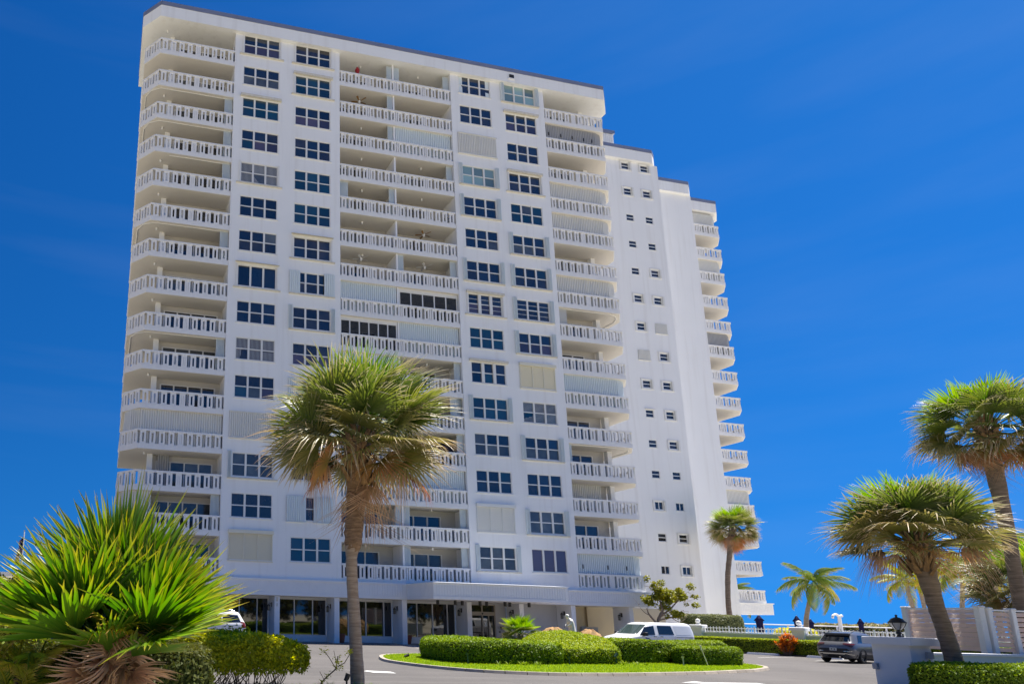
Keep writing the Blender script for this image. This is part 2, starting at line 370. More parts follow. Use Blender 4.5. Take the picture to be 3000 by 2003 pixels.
SILLN = MB().box(-.06,WW+.06,-.06,-.003,-.07,-.004).mesh('sill', M['frame'])
mb = MB(); mb.box(-.16,WW+.16,-.2,-.003,WH+.02,WH+.21); HEAD = mb.mesh('shutter_housing', M['sill'])
mb = MB(); mb.add([(-.18,-.003,WH+.28),(WW+.18,-.003,WH+.28),(WW+.18,-.34,WH+.10),(-.18,-.34,WH+.10),(-.18,-.003,WH+.20),(WW+.18,-.003,WH+.20)], [(0,3,2,1),(4,5,2,3),(0,4,3),(1,2,5)]); VISOR = mb.mesh('awning_hood', M['sill'])
TRACK = MB().box(-.12,-.02,-.09,-.003,-.09,WH+.05).mesh('shutter_track', M['frame'])
JAL = {}
def window(c, k, kind):
    x0 = WC[c][0]; z0 = wz(k); tk = kind.split(','); base = tk[0]; gi = int(tk[1]) if len(tk) > 1 else 0; ex = tk[2:] 
    fk = 'three' if base == 'three' else ('triple' if base == 'triple' else 'six')
    w = put('window', FM[fk], (x0,0,z0), parent=BLD)
    lowgi = RNG.choice((gi,gi,1,3,5)) if gi in (0,1) else gi
    for (a,b,c0,c1) in pane_cells(fk):
        g = gi if c0 > .5 else lowgi
        u = RNG.random()
        if gi in (0,1) and u < .10: g = 1-gi
        elif u > .93: g = RNG.choice((2,3))
        put('pane', pane_mesh(b-a, c1-c0, g), (x0+a, .085+RNG.uniform(-.004,.004), z0+c0), (RNG.uniform(-.012,.012),0,RNG.uniform(-.012,.012)), parent=w)
    if 'acc' in ex: put('accordion_shutter', ACC, (x0,0,z0), parent=w)
    if 'accw' in ex: put('accordion_shutter', ACCW, (x0,0,z0), parent=w)
    if 'rollc' in ex: put('roll_shutter', ROLLC, (x0,0,z0), parent=w)
    if 'rollw' in ex: put('roll_shutter', ROLLW, (x0,0,z0), parent=w)
    if 'fold' in ex or 'foldl' in ex: put('folded_shutter', FOLD, (x0-.33,0,z0), parent=w)
    if 'fold' in ex: put('folded_shutter', FOLD, (x0+WW+.03,0,z0), parent=w)
    if 'part' in ex: put('folding_shutter', PARTL, (x0,0,z0), parent=w); put('folding_shutter', PARTL, (x0+WW-.22,0,z0), parent=w)
    if 'slot' in ex: put('folding_shutter', PARTW, (x0-.3,0,z0), parent=w); put('folding_shutter', PARTW, (x0+1.62,0,z0), parent=w)
    if 'box' in ex or 'fold' in ex or 'part' in ex: put('sill', SILL, (x0,0,z0), parent=w)
    else: put('sill', SILLN, (x0,0,z0), parent=w)
    if 'box' in ex: [put('shutter_track', TRACK, (x0+q_,0,z0), parent=w) for q_ in (0,WW+.14)]
    if 'head' in ex: put('shutter_housing', HEAD, (x0,0,z0), parent=w)
    if 'visor' in ex: put('awning_hood', VISOR, (x0,0,z0), parent=w)
    if 'jal' in ex:
        mb = MB()
        for (a,b,c0,c1) in pane_cells(fk): mb.box(a,b,.055,.075,(c0+c1)/2-.012,(c0+c1)/2+.012)
        mb.build('pane_bar', M['frame'], w, loc=(x0,0,z0))
    if 'vb' in ex:
        mb = MB()
        for (a,b,c0,c1) in pane_cells(fk):
            for i in range(9): mb.box(a+(b-a)*(i+.3)/9, a+(b-a)*(i+.75)/9, .079,.083, c0, c1)
        mb.build('vertical_blind', M['shutter_grey'], w, loc=(x0,0,z0))
    if 'hb' in ex:
        mb = MB()
        for (a,b,c0,c1) in pane_cells(fk):
            for i in range(8): mb.box(a,b,.079,.083, c0+(c1-c0)*(i+.2)/8, c0+(c1-c0)*(i+.55)/8)
        mb.build('louvred_blind', M['shutter_grey'], w, loc=(x0,0,z0))
    if 'cur' in ex:
        [MB().box(ca,cb,.079,.083,.07,WH-.07).build('curtain', M['shutter'], w, loc=(x0,0,z0)) for ca,cb in ((.07,.38),(WW-.4,WW-.07))]
WT = {1: ['six,0,head,box','six,0','six,2,head','six,0','six,3,vb,box','six,0','six,0','three,0,visor,box','six,0','six,1,vb','six,1','six,1,accw','six,3,foldl,box','six,1','six,1,rollc'],
      2: ['six,1,head,box','six,2,head,box','six,0','six,0','six,2','six,2','six,1,visor,box','six,0,part','six,1,fold','six,1','six,1,acc','six,1','six,1','six,1,slot','six,2'],
      3: ['six,0,cur','six,0','six,0,accw','six,4,fold','six,0,fold','six,0','six,0,fold','triple,0,head,jal,box','six,2','triple,0,head','six,2,fold','six,0','six,0','six,1,rollw','six,3,fold'],
      4: ['six,4,fold','six,0,head','six,0','six,0,head,box','six,2','six,0,fold','six,0,fold','six,0,fold,jal','six,0,fold','six,1,rollc','six,2,hb','six,0,fold','six,0','six,3,fold','three,5']}
for c in WT:
    for k in range(15): window(c, k, WT[c][k])
# small stair-tower windows
STY = {0:'bb',1:'bb',2:'pp',3:'pp',4:'pb',5:'bb',6:'bs',7:'sb',8:'bb',9:'hb',10:'pb',11:'pp',12:'BP',13:'pb',14:'PB'}
def smw(k, c, t):
    a,b,c0,c1 = SM[(k,c)]; w, h = b-a, c1-c0
    mb = MB(); q = .045; mb.box(0,w,.03,.1,0,q); mb.box(0,w,.03,.1,h-q,h); mb.box(0,q,.03,.1,q,h-q); mb.box(w-q,w,.03,.1,q,h-q)
    side = t in 'BP'
    if side: mb.box(w/2-.03,w/2+.03,.03,.1,q,h-q); cells = [(q,w/2-.03,q,h-q),(w/2+.03,w-q,q,h-q)]
    else: mb.box(q,w-q,.03,.1,h/2-.03,h/2+.03); cells = [(q,w-q,q,h/2-.03),(q,w-q,h/2+.03,h-q)]
    o = mb.build('small_window', M['frame'], BLD, loc=(a,TY,c0))
    for p in cells: put('pane', pane_mesh(p[1]-p[0], p[3]-p[2], 1), (a+p[0], TY+.06, c0+p[2]), parent=o)
    if t in 'bB':
        e = MB(); x0,x1,z0,z1 = -.22,w+.26,-.16,h+.14
        e.box(x0,x1,-.07,-.003,z0,z0+.07); e.box(x0,x1,-.07,-.003,z1-.07,z1); e.box(x0,x0+.1,-.07,-.003,z0+.07,z1-.07); e.box(x1-.1,x1,-.07,-.003,z0+.07,z1-.07)
        e.build('shutter_track', M['frame'], o, loc=(a,TY,c0))
        put('folded_shutter', MB().box(w+.02,w+.14,-.1,-.003,-.09,h+.07).mesh('folded_shutter', M['shutter_warm']), (a,TY,c0), parent=o)
    elif t == 's':
        e = zig([(-.2,-.03),(w+.22,-.03)], -.14, h+.12, .13, .05); e.box(-.22,w+.24,-.09,-.003,-.2,-.14); e.build('accordion_shutter', M['shutter_warm'], o, loc=(a,TY,c0))
    else:
        MB().box(-.05,w+.05,-.04,-.003,-.06,-.004).build('sill', M['frame'], o, loc=(a,TY,c0))
    if t == 'h': MB().box(-.08,w+.12,-.12,-.003,h+.03,h+.1).build('awning_hood', M['frame'], o, loc=(a,TY,c0))
for k in STY:
    for c in (0,1): smw(k, c, STY[k][c])

# ---------------------------------------------------------------- balconies
PW, PH = .40, .90
def panel_mesh():
    mb = MB(); w = PW/2; s = .065; y0, y1 = -.055, .055
    for x0,x1,z0,z1 in ((-w,-s,0,PH),(s,w,0,PH),(-s,s,0,.13),(-s,s,PH-.14,PH)): mb.box(x0,x1,y0 if abs(x0) > .1 or x1 > .1 else y0+.012,y1,z0,z1)
    return mb
PMB = panel_mesh(); PM = PMB.mesh('baluster_panel', M['rail'])
POSTM = MB().box(-.06,.06,-.06,.06,0,PH).mesh('rail_post', M['rail'])
LIGHT = MB().lathe([(0.001,0),(.07,0),(.07,-.05),(.055,-.07),(.075,-.12),(.05,-.17),(.001,-.19)], n=10).mesh('ceiling_light', M['trim'])
SLABP = {'L': [(7.54,.03),(1.8,.03),(.66,1.45),(.66,7.2),(3.0,7.2),(3.0,1.9),(7.54,1.9)],
         'M': [(16.07,.03),(16.07,1.94),(25.70,1.94),(25.70,.03)],
         'R': [(34.33,.03),(34.33,1.9),(38.8,1.9),(38.8,6.2),(41.1,6.2),(41.1,1.45),(39.95,.03)],
         'F': [(58.48,11.58),(58.48,13.48),(61.8,13.48),(61.8,19.5),(64.92,19.5),(64.92,12.95),(63.7,11.58)]}
RAILP = {'L': [(7.52,.10),(1.83,.10),(.73,1.48),(.73,7.15)], 'M': [(16.09,.10),(25.68,.10)], 'R': [(34.35,.10),(39.92,.10),(41.03,1.48),(41.03,6.15)], 'F': [(58.5,11.65),(63.67,11.65),(64.85,12.98),(64.85,19.4)]}
for k in range(15):
    z = zr(k)
    for run in 'LMRF':
        mb = MB(); mb.prism(SLABP[run], z-1.36, z-1.05, 0)
        sl_ = mb.build('balcony', [M['rail']], BLD)
        sf = MB(); P_ = [(p[0]*.985+ (sum(q[0] for q in SLABP[run])/len(SLABP[run]))*.015, p[1]) for p in SLABP[run]]
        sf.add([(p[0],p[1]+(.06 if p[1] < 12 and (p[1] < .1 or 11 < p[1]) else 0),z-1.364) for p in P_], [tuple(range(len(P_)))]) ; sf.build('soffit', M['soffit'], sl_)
        MB().add([(p[0],p[1]+(.2 if p[1] < .1 or 11 < p[1] < 11.9 else 0),z-1.046) for p in P_], [tuple(range(len(P_)-1,-1,-1))]).build('deck', M['deck'], sl_)
        cap = MB(); cur = MB(); far = MB(); rp = RAILP[run]
        for i in range(len(rp)-1):
            a, b = Vector(rp[i]), Vector(rp[i+1]); d = b-a; ln = d.length; d.normalize(); ang = math.atan2(d.y, d.x)
            T = Matrix.Translation((a.x,a.y,0)) @ Matrix.Rotation(ang,4,'Z')
            e = .03 if len(rp) > 2 else 0
            q = MB().box(-e,ln+e,-.09,.09,z-.13,z+.001*i); q.xf(T); cap.add(q.v, q.f)
            q = MB().box(-e,ln+e,-.07,.07,z-1.06,z-.985-.001*i); q.xf(T); cap.add(q.v, q.f)
            n = max(1, int(ln/.575)); st = ln/n
            mid = n//2
            for j in range(n):
                p = a + d*(st*(j+.5)); 
                if k >= 8 and not (i == 2) and not (run in 'RF' and i > 0):
                    put('baluster_panel', PM, (p.x,p.y,z-1.02), (0,0,ang), parent=sl_)
                else:
                    q = MB(); q.v = [*PMB.v]; q.xf(Matrix.Translation((p.x,p.y,z-1.02)) @ Matrix.Rotation(ang,4,'Z')); far.add(q.v, PMB.f)
            if run == 'M':
                for s in (.25,.5,.75):
                    p = a+d*ln*s; q = MB().box(p.x-.05,p.x+.05,p.y-.05,p.y+.05,z-1.0,z-.12); cap.add(q.v,q.f)
            else:
                p = a+d*ln*(.5 if i == 0 else 1.) if i < 2 else b; q = MB().box(p.x-.05,p.x+.05,p.y-.05,p.y+.05,z-1.0,z-.12); cap.add(q.v,q.f)
        cap.build('rail', M['rail'], sl_)
        if far.v: stuff(far.build('baluster_panels', M['rail'], sl_))
        lx = {'L': [(2.3,1.0)], 'M': [(18.2,.95),(23.3,.95)], 'R': [(39.7,2.4)], 'F': [(63.0,14.0)]}[run]
        if k:      # lamp on the soffit below this slab
            for x,y in lx: put('ceiling_light', LIGHT, (x,y,z-1.365), parent=sl_)
        else:
            for x,y in lx: put('ceiling_light', LIGHT, (x,y,RB-.002), parent=BLD)
MB().box(20.66,20.80,.22,1.94,4.0,RB).build('party_wall', M['stucco'], BLD)
# --- sliding doors on the recessed walls
def slider(w, h, n, gis):
    mb = MB(); t = .06; mb.box(0,w,-.09,-.002,h-t,h); mb.box(0,w,-.09,-.002,0,t); st = w/n; cells = []
    for i in range(n+1):
        x = min(max(st*i,.05),w-.05); mb.box(x-.05,x+.05,-.1,-.002,t,h-t)
    for i in range(n):
        a = .1 if i == 0 else st*i+.05; b = w-.1 if i == n-1 else st*(i+1)-.05; cells.append((a,b,t,h-t))
    return mb.mesh('sliding_door', M['frame']), cells
S4, C4 = slider(4.0, 2.1, 4, 0); S3, C3 = slider(3.3, 2.1, 3, 0)
for k in range(15):
    fl = zr(k)-1.05
    for x, msh, cells in ((3.2,S4,C4), (16.3,S3,C3), (21.2,S3,C3), (34.5,S3,C3)):
        o = put('sliding_door', msh, (x,1.948,fl), parent=BLD); g = RNG.choice((0,1,1,3,1))
        for a,b,c,d in cells: put('pane', pane_mesh(b-a,d-c,g), (x+a,1.948-.05,fl+c), parent=o)
# --- shutters and glazing on the balconies
def bshut(path, k, m='shutter', slots=(), folded=False):
    z0, z1 = zr(k)-.98, zr(k)+1.44
    mb = zig(path, z0, z1, .16 if not folded else .09, .075 if not folded else .1)
    o = mb.build('storm_shutter' if not folded else 'folded_storm_shutter', M[m], BLD)
    for s in slots: MB().box(s-.03,s+.03,path[0][1]-.12,path[0][1]-.085,z0+1.35,z0+1.65).build('latch_slot', M['dark'], o)
def track(pts, k):
    MB().tube([(*p, zr(k)+1.405) for p in pts], .035, 6).build('shutter_rail', M['frame'], BLD)
LF = [(7.5,.3),(2.0,.3),(1.3,.75),(.95,1.5),(.95,6.8)]
RF = [(34.4,.3),(39.3,.3),(39.9,.5),(40.35,1.0),(40.6,1.6),(40.6,6)]
bshut(LF[::-1], 11, 'shutter_warm', (4.0,5.35))
for k in (2,3,4,6,9): bshut([(6.9,.35),(7.5,.35)], k, folded=True)
track(LF, 2); track(LF, 3); track(LF, 6); track(LF, 9); track([(2.9,.3),(7.5,.3)], 4)
bshut([(3.3,1.7),(4.1,1.7)], 12, 'shutter_grey'); bshut([(6.9,.35),(7.5,.35)], 13, folded=True); bshut([(.95,6.8),(.95,1.5),(1.3,.75),(2.2,.3),(2.9,.3)], 13, 'shutter_warm')
A_, B_ = (16.12,20.62), (20.84,25.66)
for k in (7,9,12): bshut([(A_[0],.3),(A_[1],.3)], k)
for k in (2,8,12): bshut([(B_[0],.3),(B_[1],.3)], k)
for k in (0,1,2,4,13): bshut([(A_[1]-.42,.35),(A_[1],.35)], k, folded=True)
for k in (0,6,13,14): bshut([(B_[0],.35),(B_[0]+.45,.35)], k, folded=True)
for k in (0,3,6,9,10,11,13,14): bshut([(B_[1]-.48,.35),(B_[1],.35)], k, folded=True)
bshut([(A_[0],.35),(A_[0]+.7,.35)], 4, folded=True); bshut([(B_[1]-.9,.35),(B_[1],.35)], 10, folded=True)
for k, m in ((1,'shutter_grey'),(3,'shutter_warm'),(4,'shutter_warm'),(6,'shutter_warm'),(9,'shutter'),(14,'shutter')):
    bshut(RF, k, m, (34.9,37.0,38.6) if k == 14 else ((34.75,35.9,37.0,38.1,38.9) if k == 1 else ()))
bshut([(34.4,.35),(35.2,.35)], 7, 'shutter_warm', folded=True); track(RF, 7); bshut([(34.4,.35),(34.75,.35)], 11, folded=True); track(RF, 11)
bshut([(34.5,1.75),(38.2,1.75)], 12, 'shutter_warm')
FF = [(58.55,11.85),(63.2,11.85),(63.9,12.3),(64.3,13.2),(64.3,19)]
for k, m in ((0,'shutter_warm'),(2,'shutter_warm'),(5,'shutter_grey'),(11,'shutter_warm')): bshut(FF, k, m)
def glazing(x0, x1, k, n):
    z0, z1 = zr(k)-.97, zr(k)+1.43; mb = MB(); mb.box(x0,x1,.26,.36,z1-.3,z1); mb.box(x0,x1,.26,.36,z0,z0+.08); st = (x1-x0)/n
    for i in range(n+1):
        x = min(max(x0+st*i,x0+.04),x1-.04); mb.box(x-.04,x+.04,.25,.37,z0+.08,z1-.3)
    o = mb.build('glazed_screen', M['frame'], BLD)
    for i in range(n): put('pane', pane_mesh(st-.08, z1-z0-.38, 'screen'), (x0+st*i+.04,.31,z0+.08), parent=o)
gm = bpy.data.materials.new('screen_glass'); gm.use_nodes = True; q = gm.node_tree; gp = q.nodes['Principled BSDF']; tb = q.nodes.new('ShaderNodeBsdfTransparent'); tb.inputs[0].default_value = (.72,.74,.76,1); mx = q.nodes.new('ShaderNodeMixShader'); mx.inputs[0].default_value = .25
gp.inputs['Base Color'].default_value = (.1,.1,.1,1); gp.inputs['Roughness'].default_value = .05
q.links.new(tb.outputs[0], mx.inputs[1]); q.links.new(gp.outputs[0], mx.inputs[2]); q.links.new(mx.outputs[0], q.nodes['Material Output'].inputs[0]); M['screen'] = gm
glazing(A_[0], A_[1], 8, 6); glazing(B_[0], B_[1], 7, 5)

# ---------------------------------------------------------------- ground floor
def boards(mb, p0, p1, z0, z1, w=.186, t=.016):
    a, b = Vector(p0), Vector(p1); d = b-a; ln = d.length; d.normalize(); n = round(ln/w); st = ln/n; nn = Vector((d.y,-d.x))
    for i in range(n):
        s0, s1 = a+d*(i*st+.011), a+d*((i+1)*st-.011); q = [s0+nn*t, s1+nn*t, s1-nn*.001, s0-nn*.001]
        mb.prism([tuple(v) for v in q], z0, z1)
BT, BBm, BO = 4.05, 3.22, 3.0
band = MB(); band.box(1.9,40.0,-.12,1.9,BO,BT-.001)
bo = band.build('entrance_band', M['trim'], BLD)
bd = MB(); boards(bd, (1.9,-.12), (20.6,-.12), BBm, BT-.06); boards(bd, (30.5,-.12), (40.0,-.12), BBm, BT-.06); stuff(bd.build('fascia_boards', M['trim'], bo))
for xa,xb in ((1.8,20.64),(30.41,40.1)): MB().box(xa,xb,-.2,-.003,BT-.06,BT+.05).build('band_ledge', M['trim'], bo)
for xa,xb in ((1.85,20.7),(30.35,40.05)): MB().box(xa,xb,-.16,-.121,BO,BBm-.01).build('band_trim', M['trim'], bo)
# canopy over the entrance drive
CX0, CX1, CY = 20.75, 30.3, -4.0
cn = MB(); cn.box(CX0,CX1,CY,-.121,BO,BT-.02); co = cn.build('canopy', M['trim'], BLD)
bd = MB(); boards(bd, (CX0,CY), (CX1,CY), BBm-.02, BT-.06); boards(bd, (CX0,-.2), (CX0,CY), BBm-.02, BT-.06); boards(bd, (CX1,CY), (CX1,-.2), BBm-.02, BT-.06); stuff(bd.build('fascia_boards', M['trim'], co))
mb = MB(); o_ = .1; mb.prism([(CX0-o_,-.21),(CX0-o_,CY-o_),(CX1+o_,CY-o_),(CX1+o_,-.21)], BT-.06, BT+.0); mb.add([(CX0-o_,-.21,BT),(CX0-o_,CY-o_,BT),(CX1+o_,CY-o_,BT),(CX1+o_,-.21,BT),(CX0+.5,-.21,BT+.05),(CX0+.5,CY+.5,BT+.05),(CX1-.5,CY+.5,BT+.05),(CX1-.5,-.21,BT+.05)], [(0,1,5,4),(1,2,6,5),(2,3,7,6),(4,5,6,7)]); mb.build('canopy_coping', M['trim'], co)
mb = MB(); mb.box(CX0-.04,CX1+.04,CY-.04,CY-.001,BO,BBm-.03); mb.box(CX0-.04,CX0-.001,CY,-.2,BO,BBm-.03); mb.box(CX1+.001,CX1+.04,CY,-.2,BO,BBm-.03); mb.build('canopy_trim', M['trim'], co)
for x, y in ((22.3,-1.5),(23.2,-2.2),(24.1,-1.5),(25.0,-2.2),(25.9,-1.5),(26.85,-2.2),(27.65,-1.5),(28.65,-2.2)):
    MB().lathe([(.001,-.30),(.09,-.30),(.1,-.28),(.1,0)], n=12).build('downlight', M['black'], co, loc=(x,y,BO-.002))
# fins, base walls, glass
FX = [7.1, 11.40, 15.55, 20.43, 25.30, 29.36, 33.52, 38.33]
for i, x in enumerate(FX): MB().box(x,x+.35,.02,1.69,0,BO-.001).build('fin_column', M['stucco'], BLD)
def shopfront(x0, x1, mull, y=1.70, zb=.44, zt=2.88):
    MB().box(x0,x1,y,y+.25,0,zb-.06).build('base_wall', M['stucco'], BLD); MB().box(x0,x1,y-.02,y+.25,zt+.001,BO-.002).build('lobby_header', M['stucco'], BLD)
    f = MB(); xs = [x0]+list(mull)+[x1]; f.box(x0,x1,y+.01,y+.13,zb-.059,zb+.02); f.box(x0,x1,y+.01,y+.13,zt-.08,zt)
    for x in xs: 
        x = min(max(x,x0+.035),x1-.035); f.box(x-.035,x+.035,y,y+.14,zb+.02,zt-.08)
    o = f.build('lobby_window', M['frame'], BLD)
    for a, b in zip(xs[:-1], xs[1:]): put('pane', pane_mesh(b-a-.07, zt-zb-.1, 'lobby'), (a+.035,y+.07,zb+.02), parent=o)
shopfront(3.0,7.1,(4.4,5.7)); shopfront(7.45,11.40,(8.1,9.35,10.6)); shopfront(11.75,15.55,(13.23,14.55)); shopfront(15.9,20.43,(17.15,18.46,19.8)); shopfront(20.78,25.30,(22.32,23.53,24.68))
# entrance doors
mb = MB(); mb.box(25.65,26.5,1.7,1.95,0,BO-.002); mb.box(28.5,29.36,1.7,1.95,0,BO-.002); mb.box(26.5,28.5,1.74,1.95,2.86,BO-.002); mb.build('entrance_wall', M['greywall'], BLD)
f = MB()
for x in (26.5,27.42,28.42): f.box(x,x+.08,1.72,1.9,0,2.86)
f.box(26.58,27.42,1.73,1.9,2.08,2.36); f.box(27.5,28.42,1.73,1.9,2.08,2.36); f.box(26.58,27.42,1.73,1.9,2.80,2.86); f.box(27.5,28.42,1.73,1.9,2.80,2.86); f.box(27.93,27.99,1.72,1.88,.1,2.08)
eo = f.build('entrance_door', mat('bronze_frame', (.42,.36,.27), .45, .5), BLD)
for a,b,c,d in ((26.58,27.42,.05,2.08),(27.5,27.93,.05,2.08),(27.99,28.42,.05,2.08),(26.58,27.42,2.36,2.8),(27.5,28.42,2.36,2.8)): put('pane', pane_mesh(b-a,d-c,'lobby'), (a,1.80,c), parent=eo)
MB().lathe([(.001,0),(.06,0),(.06,.03),(.001,.03)],n=10).build('sensor', M['black'], eo, mw=Matrix.Translation((27.46,1.72,2.22)) @ Matrix.Rotation(R(90),4,'X'))
MB().box(27.66,27.8,1.795,1.799,1.35,1.62).build('door_notice', M['trim'], eo)
MB().box(28.62,28.80,1.66,1.7,1.18,1.34).build('intercom', M['shutter_grey'], BLD); MB().box(28.84,29.12,1.62,1.7,1.14,1.34).build('mail_slot', M['black'], BLD); MB().box(28.7,28.82,1.66,1.7,.9,1.0).build('key_pad', M['black'], BLD)
# right part: recessed walls, passage with tan wall beyond, gate and utility door
mb = MB(); wall_holes(mb, 29.71,33.52,0,BO-.002, [(30.35,30.75,1.25,2.05)], 1.7, .15); mb.box(33.87,34.75,1.7,1.9,0,BO-.002); mb.build('recessed_wall', M['greywall'], BLD)
put('pane', pane_mesh(.4,.8,1), (30.35,1.8,1.25), parent=BLD)
MB().box(34.75,38.86,5.2,5.4,0,BO).box(38.68,46,5.0,5.2,0,BO+.05).build('passage_wall', M['tan'], BLD)
MB().box(34.75,35.3,4.6,5.19,0,BO-.003).build('passage_pier', M['tan'], BLD)
g_ = MB()
for i in range(7): g_.box(35.5+i*.19,35.56+i*.19,4.5,4.54,.05,1.5)
g_.box(35.45,36.75,4.5,4.54,1.5,1.56); g_.build('side_gate', mat('gate_tan', (.45,.38,.28), .6), BLD)
ub = MB(); ub.box(36.75,38.3,3.4,3.5,0,1.45); ub.box(36.85,37.25,3.37,3.4,0,1.5); ug = ub.build('utility_enclosure', M['shutter_grey'], BLD)
for z_ in (.62,.86,1.1): MB().box(37.55,37.85,3.38,3.4,z_,z_+.16).build('meter_panel', M['greywall'], ug)
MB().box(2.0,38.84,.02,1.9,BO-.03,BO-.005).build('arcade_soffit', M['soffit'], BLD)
# far wing band + ground floor
fb = MB(); fb.box(58.48,64.2,11.4,18,2.98,4.0); fo = fb.build('entrance_band', M['trim'], BLD); bd = MB(); boards(bd, (58.5,11.4), (64.2,11.4), 3.2,3.94); stuff(bd.build('fascia_boards', M['trim'], fo))
MB().box(58.4,64.3,11.32,18,4.001,4.08).build('band_ledge', M['trim'], fo)
MB().box(58.47,60.2,12.2,18,0,2.98).build('far_ground_wall', M['tan'], BLD)
for x in (46.1,47.2): 
    MB().box(x,x+.75,TY-.03,TY-.003,.9,1.95).build('louvre_vent', mat('vent_brown', (.16,.13,.10), .7), BLD)
MB().box(54.2,54.6,9.58,9.615,3.0,3.9).build('wall_panel', M['shutter_warm'], BLD)
# wall lanterns on the fin sides
def wlantern(x, y, z):
    o = MB().box(x-.03,x-.001,y-.07,y+.07,z-.1,z+.2).tube([(x-.02,y,z+.1),(x-.14,y,z+.17),(x-.22,y,z+.12)], .018, 6).lathe([(.001,.1),(.04,.08),(.12,0),(.11,-.02)], (x-.22,y,z), 8).lathe([(.09,-.30),(.09,-.33),(.001,-.34)], (x-.22,y,z), 8).build('wall_lantern', M['black'], BLD)
    for i in range(4):
        w = math.pi/4+i*math.pi/2; MB().tube([(x-.22+.09*math.cos(w),y+.09*math.sin(w),z-.02),(x-.22+.085*math.cos(w),y+.085*math.sin(w),z-.31)], .009, 5).build('lantern_bar', M['black'], o)
    MB().lathe([(.07,-.02),(.066,-.30)], (x-.22,y,z), 8).build('lantern_glass', M['gl'][3], o)
for x in FX[1:]: wlantern(x, .8, 2.35)
# wall clutter high up
MB().box(11.5,11.62,-.03,-.001+.02,2.62,2.9).box(11.53,11.59,-.04,.019,2.3,2.5).build('security_camera', M['sill'], BLD)
# ================================================================ ground, water, paving
def asphalt():
    m = mat('asphalt', (.11,.10,.096), .88, .25); n = m.node_tree; L = n.links.new; P = n.nodes['Principled BSDF']; g = n.nodes.new('ShaderNodeNewGeometry')
    def nz(sc, det, mp=None):
        t = n.nodes.new('ShaderNodeTexNoise'); t.inputs['Scale'].default_value = sc; t.inputs['Detail'].default_value = det
        if mp: q = n.nodes.new('ShaderNodeMapping'); q.inputs['Scale'].default_value = mp; L(g.outputs['Position'], q.inputs[0]); L(q.outputs[0], t.inputs['Vector'])
        else: L(g.outputs['Position'], t.inputs['Vector'])
        return t.outputs[0]
    def mix(f, a, b):
        q = n.nodes.new('ShaderNodeMix'); q.data_type = 'RGBA'; L(f, q.inputs[0])
        for v, i in ((a,6),(b,7)):
            if hasattr(v,'links'): L(v, q.inputs[i])
            else: q.inputs[i].default_value = (*v,1)
        return q.outputs[2]
    def rg(s_, lo, hi, a=0, b=1):
        q = n.nodes.new('ShaderNodeMapRange'); L(s_, q.inputs[0]); q.inputs[1].default_value = lo; q.inputs[2].default_value = hi; q.inputs[3].default_value = a; q.inputs[4].default_value = b; return q.outputs[0]
    c = mix(rg(nz(.16,4), .35,.68), (.092,.085,.082), (.130,.119,.114))          # worn and fresher areas
    c = mix(rg(nz(1.,5,(.10,1.3,1.)), .5,.75,0,.5), c, (.18,.168,.158))         # long pale wheel wear
    c = mix(rg(nz(1.1,5), .60,.74,0,.6), c, (.062,.058,.056))                    # stains
    c = mix(rg(nz(38,3), .45,.8,0,.55), c, (.25,.235,.22))                       # stone grit
    L(c, P.inputs['Base Color']); b = n.nodes.new('ShaderNodeBump'); b.inputs['Distance'].default_value = .006; b.inputs['Strength'].default_value = .7; L(nz(60,5), b.inputs['Height']); L(b.outputs[0], P.inputs['Normal']); return m
M['asphalt'] = asphalt()
M['paver'] = mat('entrance_pavers', (.34,.30,.28), .8, .3, nz=(3.,.6,(.26,.22,.21)), bump=(12,.006))
M['kerb'] = mat('painted_kerb', (.44,.38,.31), .8, .3, nz=(4.,.6,(.30,.26,.21)), var=.12)
M['white_line'] = mat('road_paint', (.72,.71,.68), .7, .3, nz=(6.,.6,(.45,.44,.43)))
M['soil'] = mat('soil', (.10,.075,.05), .95, .1, nz=(4,.5,(.06,.045,.03)))
M['sand'] = mat('sandy_ground', (.42,.37,.28), .95, .1, nz=(.4,.6,(.28,.27,.18)), bump=(8,.02))
M['lawn_base'] = mat('lawn_base', (.15,.23,.01), .95, .1, nz=(1.5,.6,(.21,.29,.012)))
M['water'] = mat('sea_water', (.012,.10,.22), .18, .5, ior=1.33, bump=(.9,.25), nz=(.02,.5,(.02,.16,.28)))
def sheet(name, poly, z, m):
    mb = MB(); mb.add([(x,y,z) for x,y in poly], [tuple(range(len(poly)))]); return structure(mb.build(name, m))
sheet('ground', [(-4000,-4000),(4000,-4000),(4000,41),(-4000,41)], -.012, M['sand'])
sheet('bounce_ground', [(46.9,-40),(140,-40),(140,20),(43.2,20),(43.2,-.2)], -.006, mat('bounce_concrete', (.62,.58,.52), .9, .2, nz=(.5,.5,(.52,.48,.43))))  # pale sheet added to bounce sunlight onto the tower wall
sheet('driveway', [(-25,-31),(53,-31),(46.6,-13.3),(43.5,-4.6),(42.0,-.6),(-25,-.6)], 0, M['asphalt'])
sheet('entrance_paving', [(1.5,-.6),(38.6,-.6),(38.6,1.7),(1.5,1.7)], .004, M['paver'])
sheet('canopy_paving', [(19.0,-6.2),(31.5,-6.2),(31.5,-.604),(19.0,-.604)], .004, M['paver'])
